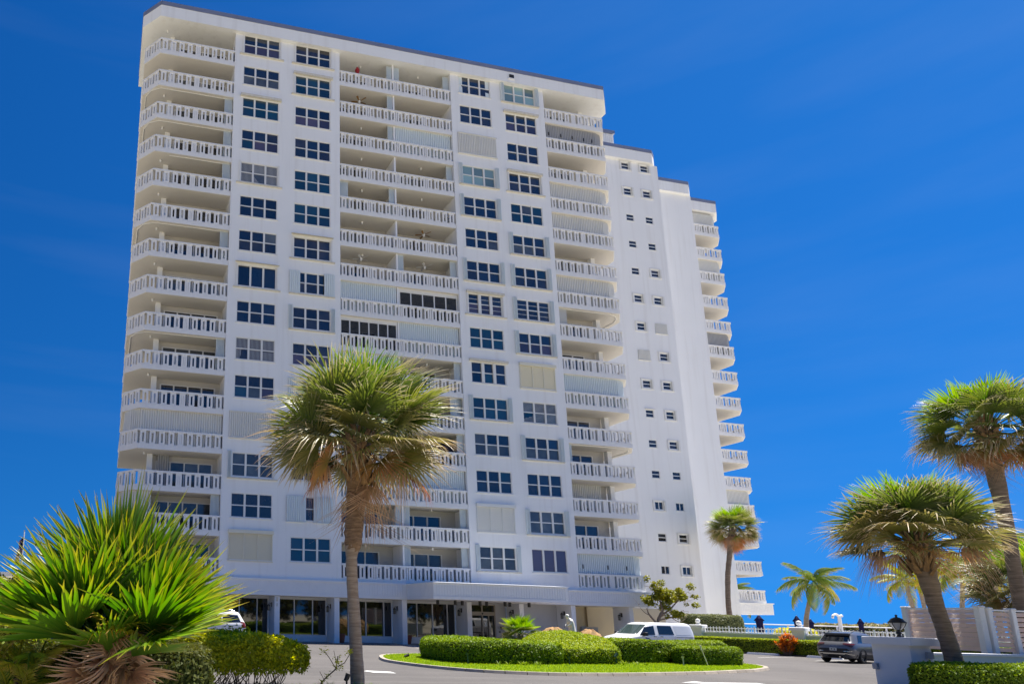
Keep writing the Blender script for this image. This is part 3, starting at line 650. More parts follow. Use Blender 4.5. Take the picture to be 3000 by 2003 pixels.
# the sea beyond the low dune line
structure(MB().add([(-9000,120,-1.6),(9000,120,-1.6),(9000,14000,-1.6),(-9000,14000,-1.6)], [(0,1,2,3)]).build('sea', M['water']))
structure(MB().add([(-4000,41,-.012),(4000,41,-.012),(4000,125,-1.9),(-4000,125,-1.9)], [(0,1,2,3)]).build('beach', M['sand']))
def spline(pts, per=6, closed=True):
    n = len(pts); out = []
    for i in range(n if closed else n-1):
        p0, p1, p2, p3 = (Vector(pts[(i+j-1) % n] if closed else pts[min(max(i+j-1,0),n-1)]) for j in range(4))
        for k in range(per):
            t = k/per; out.append(.5*((2*p1)+(-p0+p2)*t+(2*p0-5*p1+4*p2-p3)*t*t+(-p0+3*p1-3*p2+p3)*t**3))
    if not closed: out.append(Vector(pts[-1]))
    return out
ISL = spline([(12.0,-16.0),(13.0,-13.9),(14.6,-12.6),(17,-11.9),(20,-11.6),(24,-11.6),(28,-12.2),(30,-14),(30.4,-16.5),(29.2,-18.6),(27.1,-20.1),(25,-21),(22.6,-21.9),(19.2,-22.8),(17,-23.15),(15.1,-23.15),(13.2,-22.3),(12.1,-20.6),(11.6,-18)])
def offset(poly, d):
    n = len(poly); out = []
    for i in range(n):
        t = (poly[(i+1)%n]-poly[i-1]).normalized(); out.append(poly[i]+Vector((t.y,-t.x))*d)
    return out
a_ = sum(ISL[i].x*ISL[(i+1)%len(ISL)].y-ISL[(i+1)%len(ISL)].x*ISL[i].y for i in range(len(ISL)))
SGN = 1 if a_ > 0 else -1
ISI = offset(ISL, -.20*SGN)
O1 = [(p.x,p.y,0.002) for p in ISL]; O2 = [(p.x,p.y,.10) for p in offset(ISL,-.03*SGN)]; I2 = [(p.x,p.y,.10) for p in ISI]; I1 = [(p.x,p.y,.06) for p in offset(ISL,-.21*SGN)]
n = len(ISL); kb = MB(); kb.add([(x,y,z-.02) for x,y,z in O2]+[(x,y,z-.03) for x,y,z in I2], [(i,(i+1)%n,n+(i+1)%n,n+i) for i in range(n)]); kerb = structure(kb.build('kerb', M['kerb']))
for i in range(0, n, 2):                              # single kerb stones with open joints
    mb = MB(); q = []
    for ring in (O1,O2,I2,I1):
        a, b, c = Vector(ring[i]), Vector(ring[(i+1)%n]), Vector(ring[(i+2)%n]); e = .012; q.append([a+(b-a).normalized()*e, b, c+(b-c).normalized()*e])
    for r0, r1 in zip(q[:-1], q[1:]): mb.add(r0+r1, [(0,1,4,3),(1,2,5,4)])
    mb.add([q[0][0],q[1][0],q[2][0],q[3][0]], [(0,1,2,3)]); mb.add([q[0][2],q[1][2],q[2][2],q[3][2]], [(0,3,2,1)])
    mb.build('kerb_stone', M['kerb'], kerb)
sheet('island_lawn', [tuple(p) for p in ISI], .085, M['lawn_base'])
# grass blades on the island
def inside(poly, X, Y):
    c = np.zeros(len(X), bool); n = len(poly); j = n-1
    for i in range(n):
        xi, yi, xj, yj = poly[i][0], poly[i][1], poly[j][0], poly[j][1]
        c ^= ((yi > Y) != (yj > Y)) & (X < (xj-xi)*(Y-yi)/(yj-yi+1e-12)+xi); j = i
    return c
def blades(name, polys, count, h, w, m, z0=.08, lean=.35, label=None, cat='grass'):
    xs = []; ys = []
    for poly in polys:
        q = np.array([tuple(p) for p in poly]); lo, hi = q.min(0), q.max(0); X = NR.uniform(lo[0],hi[0],count); Y = NR.uniform(lo[1],hi[1],count); k = inside(q, X, Y); xs.append(X[k]); ys.append(Y[k])
    X = np.concatenate(xs); Y = np.concatenate(ys); n = len(X); a = NR.uniform(0,2*np.pi,n); hh = h*NR.uniform(.5,1.25,n); ww = w*NR.uniform(.7,1.3,n)
    dx, dy = np.cos(a)*ww, np.sin(a)*ww; lx, ly = NR.normal(0,lean,n)*hh, NR.normal(0,lean,n)*hh
    V = np.zeros((n,3,3)); V[:,0] = np.stack([X-dx,Y-dy,np.full(n,z0)],1); V[:,1] = np.stack([X+dx,Y+dy,np.full(n,z0)],1); V[:,2] = np.stack([X+lx,Y+ly,z0+hh],1)
    t = np.tile([0.,0.,.7],(n,1)); r = np.repeat(NR.uniform(0,1,n),3)
    me = np_mesh(name, V.reshape(-1,3), np.arange(3*n).reshape(-1,3), m, {'t':t.ravel(),'r':r}); o = stuff(put(name, me))
    o['label'] = label; o['category'] = cat; return o
M['grass'] = foliage('grass_blades', (.15,.28,.006), (.30,.44,.008), None, trans=.4, rough=.5, var=.3, nscale=.8)
U = Vector((.342,-.94)); HN = Vector((.94,.342))       # along the hedge / away from the drive
def row(s, d): q = Vector((43.0,-4.7)) + U*s + HN*d; return (q.x, q.y)
# painted arrows, bay lines
def flat(name, poly, z=.006, m=None): return structure(MB().add([(x,y,z) for x,y in poly], [tuple(range(len(poly)))]).build(name, m or M['white_line']))
flat('painted_arrow', [(8.3,-21.7),(8.9,-22.15),(9.05,-21.95),(9.75,-22.35),(9.68,-22.95),(8.95,-22.7),(8.95,-22.45)])
flat('painted_arrow', [(18.4,-25.2),(19.3,-24.75),(19.4,-25.05),(21.3,-25.15),(21.3,-25.5),(19.4,-25.4),(19.3,-25.7)])
flat('bay_line', [row(2.8,-5.2),row(2.9,-5.2),row(2.9,-.3),row(2.8,-.3)]); flat('bay_line', [row(5.6,-5.2),row(5.7,-5.2),row(5.7,-.3),row(5.6,-.3)])
# the kerb of the parking row with its wheel stops
structure(MB().prism([row(-4,.45),row(16,.45),row(16,.6),row(-4,.6)], 0.002, .1).build('parking_kerb', M['black']))
for s, lb in ((.1,'painted concrete wheel stop in the empty bay left of the grey car'), (3.4,'painted concrete wheel stop just in front of the grey car')):
    a, b = row(s,0), row(s+1.85,0); ang = math.atan2(b[1]-a[1], b[0]-a[0])
    mb = MB(); mb.add([(0,-.1,0),(1.85,-.1,0),(1.85,.1,0),(0,.1,0),(.06,-.06,.13),(1.79,-.06,.13),(1.79,.06,.13),(.06,.06,.13)], [(0,3,2,1),(4,5,6,7),(0,1,5,4),(1,2,6,5),(2,3,7,6),(3,0,4,7)])
    tag(mb.build('wheel_stop', M['trim'], loc=(a[0],a[1],.003), rot=(0,0,ang)), lb, 'wheel stop', 'wheel stops of the parking row')
# ================================================================ plants
LEAF = {}
def fan_leaf(name, r, pet, nseg, spread, width, droop, tipdroop, mats, seed, fold=.5, cup=.15, jit=.04, costa=.25, split=.0):
    """fan palm leaf: petiole along +X, blade of narrow pleated segments; attributes t, r"""
    g = np.random.default_rng(seed); V = []; F = []; T = []; RR = []; MI = []
    # petiole: triangular tube bending down
    ps = [(pet*s, 0, -.06*pet*s*s) for s in np.linspace(0,1,5)]
    for i,p in enumerate(ps):
        w = .022*(1-.45*i/4)
        V += [(p[0],-w,p[2]+w*.5),(p[0],w,p[2]+w*.5),(p[0],0,p[2]-w*.7)]; T += [.25]*3; RR += [.5]*3
    for i in range(4):
        for k in range(3): F.append((i*3+k, i*3+(k+1)%3, (i+1)*3+(k+1)%3, (i+1)*3+k)); MI.append(0)
    bx, bz = pet, -.06*pet
    S = [0.02,.22,.5,.74,.9,1.0]
    for i in range(nseg):
        a = (i/(nseg-1)-.5)*2*spread; a += g.normal(0,.012)
        ca, sa = math.cos(a), math.sin(a); L_ = r*(.72+.28*math.cos(a*.7))*g.uniform(1-jit*2,1+jit)
        rr = g.uniform(0,1); td = tipdroop*g.uniform(.4,1.5); sw = g.normal(0,.06)
        n0 = len(V)
        for s in S:
            # centre line: rises with the cup, droops with distance, costa pulls the middle down
            d = L_*s
            x = bx + ca*d; y = sa*d + sw*d*s*s*np.sign(sa if sa else 1)
            zz = bz + cup*d*abs(math.sin(a))*(1-s*.5) - droop*d*s - costa*d*s*max(ca,0)*.6
            if s > .55: zz -= td*L_*(s-.55)**1.5*2.2; 
            w = width*(.35+.65*min(s/.45,1))*(1 if s < .5 else max(0.04,(1-(s-.5)/.5)**.8))
            w = min(w, .9*d*math.tan(spread/(nseg-1))+.004) if s < .4 else w
            f = fold*w*(1-.4*s)
            V += [(x+sa*w,y-ca*w,zz+f),(x,y,zz-f),(x-sa*w,y+ca*w,zz+f)]; T += [s]*3; RR += [rr]*3
        for j in range(len(S)-1):
            q = n0+3*j; F += [(q,q+1,q+4,q+3),(q+1,q+2,q+5,q+4)]; MI += [0,0]
    return np_mesh(name, np.array(V), np.array(F), mats, {'t':T,'r':RR}, MI)
def pinnate(name, ln, nl, ll, arch, hang, mats, seed, width=.035, base=.12):
    """feather palm frond along +X, arching down"""
    g = np.random.default_rng(seed); V = []; F = []; T = []; RR = []
    def axis(s): return np.array([ln*(s-.12*arch*s**3), 0, ln*(.32*arch*s - .62*arch*s*s)])
    N = 10
    for i in range(N+1):
        s = i/N; p = axis(s); w = .03*(1-.85*s)+.004
        V += [tuple(p+np.array([0,-w,0])),tuple(p+np.array([0,w,0])),tuple(p+np.array([0,0,w]))]; T += [.3]*3; RR += [.8]*3
    for i in range(N):
        for k in range(3): F.append((3*i+k,3*i+(k+1)%3,3*i+3+(k+1)%3,3*i+3+k))
    for side in (-1,1):
        for i in range(nl):
            s = base+(1-base)*(i+.5)/nl; p = axis(s); t = axis(min(s+.02,1))-axis(s-.02); t /= np.linalg.norm(t)
            L_ = ll*(math.sin(math.pi*min(.12+s*.86,1))**.6)*g.uniform(.85,1.1)+.05; rr = g.uniform(0,1)
            ang = .95-.45*s+g.normal(0,.08); d0 = t*math.cos(ang)+np.array([0,side,0])*math.sin(ang)
            h = hang*g.uniform(.7,1.4); n0 = len(V)
            for q, w in ((0,.5),(.4,1.),(.75,.75),(1.,.06)):
                c = p+d0*L_*q*(1-.25*h*q)+np.array([0,0,-h*L_*q*q*.75+.04*L_*q]); V += [tuple(c-t*width*w*.5),tuple(c+t*width*w*.5+np.array([0,0,.006]))]; T += [q]*2; RR += [rr]*2
            for j in range(3): q = n0+2*j; F.append((q,q+1,q+3,q+2))
    return np_mesh(name, np.array(V), np.array(F), mats, {'t':T,'r':RR})
fol = {}
fol['young'] = foliage('palm_young', (0.085, 0.2, 0.012), (0.18, 0.34, 0.022), None, trans=.45, rough=.38, var=.25)
fol['green'] = foliage('palm_green', (0.065, 0.125, 0.018), (0.16, 0.2, 0.045), (0.5, 0.44, 0.3), trans=.28, rough=.36, var=.35, spec=.6)  # dead tips, lightened so their colour stands in for sun glints
fol['olive'] = foliage('palm_olive', (0.12, 0.155, 0.026), (0.28, 0.25, 0.085), (0.58, 0.47, 0.31), trans=.28, rough=.4, var=.35, spec=.6)  # dry tips paled the same way, glints painted into the colour
fol['rust'] = foliage('palm_rust', (0.13, 0.12, 0.025), (0.36, 0.19, 0.06), (0.5, 0.29, 0.14), trans=.25, rough=.5, var=.35)
fol['dry'] = foliage('palm_dry', (.27,.16,.085), (.42,.27,.16), (.48,.34,.21), trans=.15, rough=.7, var=.3, hue=.01)
fol['clump'] = foliage('clump_green', (.042,.12,.010), (.10,.23,.014), (.26,.25,.04), trans=.4, rough=.33, var=.3, spec=.5)
fol['clump_y'] = foliage('clump_yellow', (.06,.15,.012), (.22,.26,.015), (.34,.2,.06), trans=.42, rough=.4, var=.3)
fol['coco'] = foliage('coconut_green', (.065,.14,.018), (.18,.24,.045), (.38,.33,.16), trans=.35, rough=.55, var=.35, spec=.3)
fol['coco_y'] = foliage('coconut_yellow', (.17,.22,.015), (.36,.36,.035), (.4,.28,.1), trans=.4, rough=.42, var=.25)
def bark(name, c0, c1, sc=(2,2,18), bump=.02):
    m = bpy.data.materials.new(name); m.use_nodes = True; n = m.node_tree; L = n.links.new; P = n.nodes['Principled BSDF']
    tc = n.nodes.new('ShaderNodeTexCoord'); mp = n.nodes.new('ShaderNodeMapping'); mp.inputs['Scale'].default_value = sc; L(tc.outputs['Object'], mp.inputs[0])
    t = n.nodes.new('ShaderNodeTexNoise'); t.inputs['Scale'].default_value = 1.; t.inputs['Detail'].default_value = 8; t.inputs['Roughness'].default_value = .65; L(mp.outputs[0], t.inputs['Vector'])
    c = n.nodes.new('ShaderNodeValToRGB'); e = c.color_ramp.elements; e[0].position = .32; e[0].color = (*c0,1); e[1].position = .68; e[1].color = (*c1,1); L(t.outputs[0], c.inputs[0]); L(c.outputs[0], P.inputs['Base Color'])
    P.inputs['Roughness'].default_value = .9; b = n.nodes.new('ShaderNodeBump'); b.inputs['Distance'].default_value = bump; b.inputs['Strength'].default_value = .9; L(t.outputs[0], b.inputs['Height']); L(b.outputs[0], P.inputs['Normal']); return m
M['trunk_grey'] = bark('palm_trunk_grey', (.21,.145,.095), (.46,.355,.26))
M['trunk_brown'] = bark('palm_trunk_brown', (.11,.06,.03), (.34,.215,.12), sc=(5,5,26), bump=.03)
M['trunk_dark'] = bark('palm_trunk_dark', (.11,.08,.055), (.27,.20,.145))
M['trunk_pale'] = bark('coconut_trunk', (.16,.12,.09), (.33,.27,.21))
M['boot'] = mat('leaf_boots', (.20,.12,.06), .9, .2, nz=(9,.8,(.38,.24,.11)), bump=(30,.01), var=.3)
SEG = 34
LEAF['young'] = [fan_leaf('leaf', .95, .75, 32, 1.35, .022, .0, .08, fol['young'], 100+i, cup=.25, costa=.1) for i in range(2)]
LEAF['green'] = [fan_leaf('leaf', .95, .9, SEG, 1.9, .0215, .0, .10+.16*i, fol['green'], 110+i, costa=.2, jit=.07) for i in range(3)]
LEAF['olive'] = [fan_leaf('leaf', .95, .95, SEG, 2.0, .0205, .02, .2+.2*i, fol['olive'], 120+i, costa=.2, jit=.08) for i in range(3)]
LEAF['rust'] = [fan_leaf('leaf', .95, .95, SEG, 1.85, .019, .05, .35, fol['rust'], 130+i, costa=.25, jit=.1) for i in range(2)]
LEAF['dry'] = [fan_leaf('leaf', .8, .75, 30, 1.3, .014, .5, 1.4, fol['dry'], 140+i, costa=.9, cup=-.1) for i in range(2)]
LEAF['orange'] = [fan_leaf('leaf', .85, .75, 34, 1.5, .017, .3, .9, foliage('palm_orange', (.30,.15,.03), (.46,.22,.06), (.50,.28,.1), trans=.3, rough=.6, var=.3), 150+i, costa=.6) for i in range(2)]
def leaf_matrix(pos, az, el, roll, sc):
    d = Vector((math.cos(az)*math.cos(el), math.sin(az)*math.cos(el), math.sin(el)))
    s = Vector((-math.sin(az), math.cos(az), 0)); u = d.cross(s); m = Matrix((d, s, u)).transposed().to_4x4()
    return Matrix.Translation(pos) @ m @ Matrix.Rotation(roll,4,'X') @ Matrix.Scale(sc,4)
def trunk_mesh(path, rad, m, seed, n=14, rough=.03, rings=.02, sub=26):
    g = np.random.default_rng(seed); P = spline([Vector(p) for p in path], max(1, sub//(len(path)-1)), False); k = len(P)
    rr = np.interp(np.linspace(0,1,k), np.linspace(0,1,len(rad)), rad); mb = MB(); mb.tube(P, list(rr), n, 0)
    for i in range(len(mb.v)):
        v = mb.v[i]; ring = i//n
        if ring < k:
            c = P[ring]; f = 1+g.normal(0,rough)+rings*math.sin(ring*2.1); mb.v[i] = (c.x+(v[0]-c.x)*f, c.y+(v[1]-c.y)*f, v[2])
    return mb
def sabal(name, label, base, top, trunk_r, leaves, sc, tm, seed, lean=None, path=None, skirt=0, group='fan palms along the drive', boots=True, elmin=-.42):
    g = random.Random(seed); base = Vector(base); top = Vector(top)
    t = thing(name, label, 'palm tree', base, group)
    pth = path or [base, base.lerp(top,.35)+Vector(lean or (0,0,0)), base.lerp(top,.7)+Vector(lean or (0,0,0))*.7, top]
    tk = put('trunk', trunk_mesh(pth, trunk_r, tm, seed, sub=40).mesh('trunk', tm), parent=t)
    if tm is M['trunk_grey']:        # fibrous brown upper trunk over the shed grey one
        put('upper_trunk', trunk_mesh([(6.10,-28.5,3.35),(6.16,-28.5,4.1),(6.24,-28.5,5.2),(6.3,-28.5,6.4)], [.15,.215,.225,.225,.23,.25,.30,.335,.31], M['trunk_brown'], 77, sub=30, rough=.05).mesh('upper_trunk', M['trunk_brown']), parent=t)
    if boots:
        bm = MB()
        for i in range(60):
            w = i*2.399; zz = top.z-1.15*sc+ (i/60)*1.15*sc; rr = trunk_r[-1]*(1.02-.1*(i/60)); c = Vector((top.x,top.y,zz)); d = Vector((math.cos(w),math.sin(w),0)); s = Vector((-math.sin(w),math.cos(w),0)); k = .055*sc*g.uniform(.7,1.2); h = .34*sc*g.uniform(.7,1.2); out = g.uniform(.06,.2)*sc
            a = c+d*rr*.85; e = c+d*(rr+out)+Vector((0,0,h)); bm.add([a-s*k*1.6, a+s*k*1.6, e+s*k*.55, e-s*k*.55, a-Vector((0,0,.05))+d*.03, e+d*.02-Vector((0,0,.05))], [(0,1,2,3),(0,4,5,3),(1,2,5,4),(2,3,5)])
        stuff(bm.build('leaf_boots', M['boot'], t))
    for i in range(leaves):
        u = (i+.5)/leaves; el = 1.45 - (1.45-elmin)*(u**.85) + g.uniform(-.12,.12); az = i*2.39996+g.uniform(-.25,.25)
        kind = 'young' if u < .16 else ('green' if u < .55 else ('olive' if u < .9 else ('rust' if g.random() < .6 else 'dry')))
        ms = g.choice(LEAF[kind]); s_ = sc*g.uniform(.88,1.1)*(1-.22*max(0,u-.7)/.3)
        pos = top + Vector((math.cos(az)*trunk_r[-1]*.5, math.sin(az)*trunk_r[-1]*.5, -.15*sc-u*.35*sc))
        put('leaf', ms, parent=t, mw=leaf_matrix(pos, az, el, g.uniform(-1.0,1.0), s_))
    for i in range(skirt):
        az = i*2.39996; pos = top+Vector((0,0,-.45*sc)); put('leaf', g.choice(LEAF['orange' if skirt > 10 else 'dry']), parent=t, mw=leaf_matrix(pos, az, g.uniform(-1.25,-.85), g.uniform(-.5,.5), sc*g.uniform(.8,1.05)))
    return t
sabal('fan_palm', 'fan palm with straight grey trunk standing in front of the apartment facade', (6.22,-28.5,0), (6.3,-28.5,6.55), [.19,.172,.16,.15,.145,.142,.14,.14,.195,.205,.21,.215,.25,.31,.30], 74, 1.36, M['trunk_grey'], 3, skirt=3, elmin=-.42,
      path=[(6.22,-28.5,-.05),(6.15,-28.5,1.6),(6.08,-28.5,3.2),(6.22,-28.5,4.6),(6.3,-28.5,6.55)])
sabal('fan_palm', 'fan palm leaning behind the white gate pillar, in front of the slatted screen', (25.0,-28.4,0), (24.2,-28.4,4.8), [.24,.225,.21,.20,.195,.19,.20,.24,.27,.25], 70, 1.2, M['trunk_dark'], 5, path=[(25.0,-28.4,-.05),(24.75,-28.4,1.4),(24.45,-28.4,2.9),(24.2,-28.4,4.8)], elmin=-.12)
sabal('fan_palm', 'tallest fan palm at the right edge, rising behind the slatted screen', (32.6,-25.0,0), (32.5,-25.7,9.65), [.24,.22,.21,.2,.2,.2,.22,.26,.24], 62, 1.18, M['trunk_dark'], 8, path=[(33.6,-25.0,-.05),(33.3,-25.2,2.6),(32.9,-25.5,5.6),(32.5,-25.7,9.65)], elmin=-.85, skirt=2)
sabal('fan_palm', 'low fan palm cut off by the right edge of the photo', (36.9,-23.4,0), (36.9,-23.4,3.9), [.24,.22,.21,.22,.26,.24], 54, 1.15, M['trunk_dark'], 9, elmin=-.5)
sabal('fan_palm', 'slender fan palm with orange dead skirt against the white tower wall', (50.3,3.0,0), (51.6,3.0,10.1), [.26,.22,.19,.18,.18,.19,.24,.24], 64, 1.12, M['trunk_dark'], 12, path=[(50.5,3,-.05),(50.2,3,2.8),(50.45,3,5.6),(51.0,3,7.9),(51.6,3,10.1)], skirt=22, elmin=-.75, boots=False)
# small trunkless fan palm on the island
def clump(name, label, base, heads, kinds, seed, group=None, cat='palm'):
    g = random.Random(seed); t = thing(name, label, cat, base, group)
    for (hx,hy,hz,n,e0,e1,sc,a0,a1) in heads:
        for i in range(n):
            u = (i+.5)/n; az = a0+(a1-a0)*((i*.618034) % 1)+g.uniform(-.15,.15); el = e0+(e1-e0)*u+g.uniform(-.1,.1)
            ms = g.choice(LEAF[kinds[min(int(u*len(kinds)),len(kinds)-1)]])
            put('leaf', ms, parent=t, mw=leaf_matrix(Vector((hx,hy,hz)), az, el, g.uniform(-.6,.6), sc*g.uniform(.85,1.12)))
    return t
sm_ = clump('dwarf_fan_palm', 'low fan palm without trunk behind the clipped island hedge', (20.65,-13.2,.1), [(20.65,-13.2,1.12,34,1.4,-.35,.62,0,6.283)], ['young','young','green','olive'], 21)
put('trunk', trunk_mesh([(20.65,-13.2,.08),(20.65,-13.2,.6),(20.65,-13.2,1.12)], [.2,.18,.14], M['trunk_dark'], 2).mesh('trunk', M['trunk_dark']), parent=sm_)
# big stiff clump bottom left
LEAF['stiff'] = [fan_leaf('leaf', 1.2, .42, 26, 1.0, .034, -.02, .05, fol['clump'], 200+i, fold=.5, cup=.28, costa=.02, jit=.12) for i in range(3)]
LEAF['stiffy'] = [fan_leaf('leaf', 1.0, .42, 20, .85, .030, .03, .35, fol['clump_y'], 210+i, fold=.6, cup=.2, costa=.1, jit=.12) for i in range(2)]
LEAF['deadfan'] = [fan_leaf('leaf', .62, .30, 22, 1.1, .024, .25, .25, fol['dry'], 220+i, fold=.9, cup=.35, costa=.5, jit=.15) for i in range(3)]
cl = clump('fan_palm_clump', 'large stiff leaved fan palm clump with dead tan leaves in the near left corner', (.2,-35.4,0),
   [(-.06,-35.35,1.32,19,1.35,.25,1.06,1.4,4.5),(.5,-35.45,1.34,19,1.4,.2,1.02,-1.5,1.5),(.22,-35.1,1.6,11,1.5,.9,1.14,0,6.283),(.2,-35.4,1.15,7,.85,.3,.75,2.4,7.0)], ['stiff'], 31)
g = random.Random(5)
for i in range(22):
    az = g.uniform(2.2,7.2); put('leaf', g.choice(LEAF['deadfan']), parent=cl, mw=leaf_matrix(Vector((.25+g.uniform(-.3,.3),-35.45+g.uniform(-.2,.1),1.30-.65*(i/22))), az, g.uniform(-.9,.9), g.uniform(-1.6,1.6), g.uniform(.55,.95)))
put('trunk', trunk_mesh([(.25,-35.4,-.05),(.22,-35.4,.5),(.25,-35.35,1.0),(.25,-35.35,1.45)], [.16,.16,.15,.12], M['boot'], 4, rough=.12).mesh('trunk', M['boot']), parent=cl)
for i in range(5):
    az = g.uniform(2.6,6.9); put('leaf', g.choice(LEAF['stiffy']), parent=cl, mw=leaf_matrix(Vector((.22,-35.4,1.3)), az, g.uniform(.3,.8), g.uniform(-.8,.8), g.uniform(.6,.8)))
# ---- coconut palms
CO = [pinnate('frond', 3.0, 52, .78, .85+.3*i, .8+.25*i, fol['coco'], 300+i, width=.065) for i in range(4)]
COY = [pinnate('frond', 2.9, 50, .75, .6+.3*i, .6+.3*i, fol['coco_y'], 310+i, width=.065) for i in range(3)]
def coconut(label, path, sc, nf, seed, ymix=.2, r0=.2):
    g = random.Random(seed); top = Vector(path[-1]); t = thing('coconut_palm', label, 'palm tree', path[0], 'coconut palms on the sea side')
    put('trunk', trunk_mesh(path, [r0*1.3,r0,r0*.85,r0*.75,r0*.8], M['trunk_pale'], seed, rings=.03).mesh('trunk', M['trunk_pale']), parent=t)
    for i in range(nf):
        u = (i+.5)/nf; az = i*2.39996+g.uniform(-.2,.2); el = 1.25-2.1*u+g.uniform(-.1,.1)
        ms = g.choice(COY if g.random() < ymix else CO); put('frond', ms, parent=t, mw=leaf_matrix(top, az, el, g.uniform(-.5,.5), sc*g.uniform(.85,1.1)))
    for i in range(6):
        w = i*1.05; MB().lathe([(.001,-.13),(.08,-.09),(.11,0),(.09,.09),(.001,.14)], n=8).build('coconut', mat('coconut_husk', (.30,.22,.03), .5) if 'husk' not in M else M['husk'], t, loc=(top.x+.2*sc*math.cos(w), top.y+.2*sc*math.sin(w), top.z-.28*sc))
M['husk'] = mat('coconut_husk', (.30,.20,.03), .5)
coconut('coconut palm on a bent trunk, alone against the sky left of the grey car', [(60.6,5.6,0),(60.95,5.7,2.3),(61.2,5.4,4.0),(61.5,5.0,5.6)], .95, 19, 41, .1)
coconut('small yellow coconut palm just left of the leaning fan palm trunk', [(82.2,11.7,0),(81.9,11.7,3.6),(81.3,11.5,5.4),(81.0,11.3,6.9)], 1.1, 17, 42, .85)
coconut('coconut palm with green stem above the slatted screen', [(79.2,6.2,0),(79.3,6.0,3.6),(79.3,5.7,5.5),(79.1,5.3,7.6)], 1.2, 24, 43, .65)
coconut('coconut palm behind the tallest fan palm trunk', [(77.6,2.4,0),(77.4,2.2,4.0),(77.1,1.8,6.3),(76.9,1.3,8.6)], 1.2, 22, 44, .55)
coconut('farthest coconut palm, mostly hidden behind the leaning fan palm crown', [(88.5,15.2,0),(88.2,15.0,4.0),(87.6,14.8,7.0),(87.1,14.6,9.6)], 1.15, 16, 45, .1)
coconut('coconut palm at the right edge behind the low fan palm', [(86,4,0),(86,4,4),(85.8,4,6),(85.6,4,8.2)], 1.2, 22, 46, .6)
coconut('coconut palm glimpsed through the lowest far balcony', [(66.5,17.5,0),(66.4,17.5,2),(66.3,17.5,3.6),(66.2,17.5,5.0)], .85, 12, 47, .0)
# ---- feather palm (bottom left)
FE = [pinnate('frond', 1.5, 44, .34, .8+.3*i, .35, fol['coco_y'], 330+i, width=.018) for i in range(3)]
FEG = [pinnate('frond', 1.5, 44, .34, .9+.3*i, .35, foliage('feather_green', (.05,.14,.012), (.11,.22,.02), None, trans=.4), 340+i, width=.018) for i in range(2)]
ft = thing('feather_palm', 'yellow green feather palm at the left edge beside the fan palm clump', 'palm', (-1.05,-35.0,0)); g = random.Random(9)
for i in range(46):
    u = (i+.5)/46; az = i*2.39996; put('frond', g.choice(FE if g.random() < .5 else FEG), parent=ft, mw=leaf_matrix(Vector((-1.05+g.uniform(-.3,.3),-35.0+g.uniform(-.25,.25),.55+g.uniform(0,.55))), az, 1.35-1.5*u+g.uniform(-.15,.15), g.uniform(-.5,.5), g.uniform(.5,.75)))
for i in range(5): MB().tube([(-1.05+.1*math.cos(i*1.3),-35+.1*math.sin(i*1.3),0),(-1.05+.16*math.cos(i*1.3),-35+.16*math.sin(i*1.3),.9)], [.05,.035], 7).build('stem', M['trunk_dark'], ft)

# ---------------------------------------------------------------- leafy surfaces
def leaf_cloud(P, N, size, jitter, up=.35, asp=.45):
    """one folded diamond leaf per point"""
    n = len(P); D = NR.normal(0,1,(n,3)); D -= (D*N).sum(1)[:,None]*N*.75; D[:,2] += up*.4; D += N*.35; D /= np.linalg.norm(D,axis=1)[:,None]
    Nn = N+NR.normal(0,.45,(n,3)); S = np.cross(D,Nn); S /= np.linalg.norm(S,axis=1)[:,None]+1e-9; Uv = np.cross(S,D)
    L_ = (size*NR.uniform(.65,1.3,n))[:,None]; P = P+N*NR.normal(0,jitter,n)[:,None]
    V = np.stack([P, P+D*L_*.5+S*L_*asp*.5+Uv*L_*.08, P+D*L_-Uv*L_*.1, P+D*L_*.5-S*L_*asp*.5+Uv*L_*.08],1)
    F = np.arange(4*n).reshape(-1,4); T = np.tile([0.,.4,.7,.4],(n,1)).ravel(); return V.reshape(-1,3), F, T, np.repeat(NR.uniform(0,1,n),4)
def sample(V, T, n, zmin=None):
    a, b, c = V[T[:,0]], V[T[:,1]], V[T[:,2]]; N = np.cross(b-a,c-a); ar = np.linalg.norm(N,axis=1); N = N/(ar[:,None]+1e-12)
    i = NR.choice(len(T), n, p=ar/ar.sum()); u = NR.uniform(0,1,n); v = NR.uniform(0,1,n); k = u+v > 1; u[k] = 1-u[k]; v[k] = 1-v[k]
    return a[i]+(b-a)[i]*u[:,None]+(c-a)[i]*v[:,None], N[i]
def hedge_shell(outline, hfun, z0=0., r=.16, lump=.05, seed=1):
    """closed plan outline (list of Vectors, CCW) lofted to a rounded top; returns verts, tris"""
    g = np.random.default_rng(seed); n = len(outline); c = sum(outline, Vector((0,0)))/n; V = []; rings = []
    prof = [(.10,.0),(.02,.25),(0,.55),(.0,.8),(.06,.93),(r,.985),(r*2.2,1.),(.42,1.005),(.7,1.01),(.9,1.01)]
    for ins, f in prof:
        ring = []
        for p in outline:
            d = (c-p); ln = d.length
            q = p+d*(ins if ins > r*2.3 else ins/max(ln,.1)*1.0 if False else 0)
            q = p + d.normalized()*ins if ins <= r*2.2 else p.lerp(c, ins)
            h = hfun(q.x,q.y); ring.append((q.x+g.normal(0,lump*.5), q.y+g.normal(0,lump*.5), z0+h*f+g.normal(0,lump*.35)*(f > 0)))
        V += ring
    V.append((c.x,c.y,z0+hfun(c.x,c.y)*1.01)); T = []
    for k in range(len(prof)-1):
        for i in range(n):
            j = (i+1) % n; a, b, d, e = k*n+i, k*n+j, (k+1)*n+j, (k+1)*n+i; T += [(a,b,d),(a,d,e)]
    k = (len(prof)-1)*n
    for i in range(n): T.append((k+i,k+(i+1)%n,len(V)-1))
    return np.array(V), np.array(T)
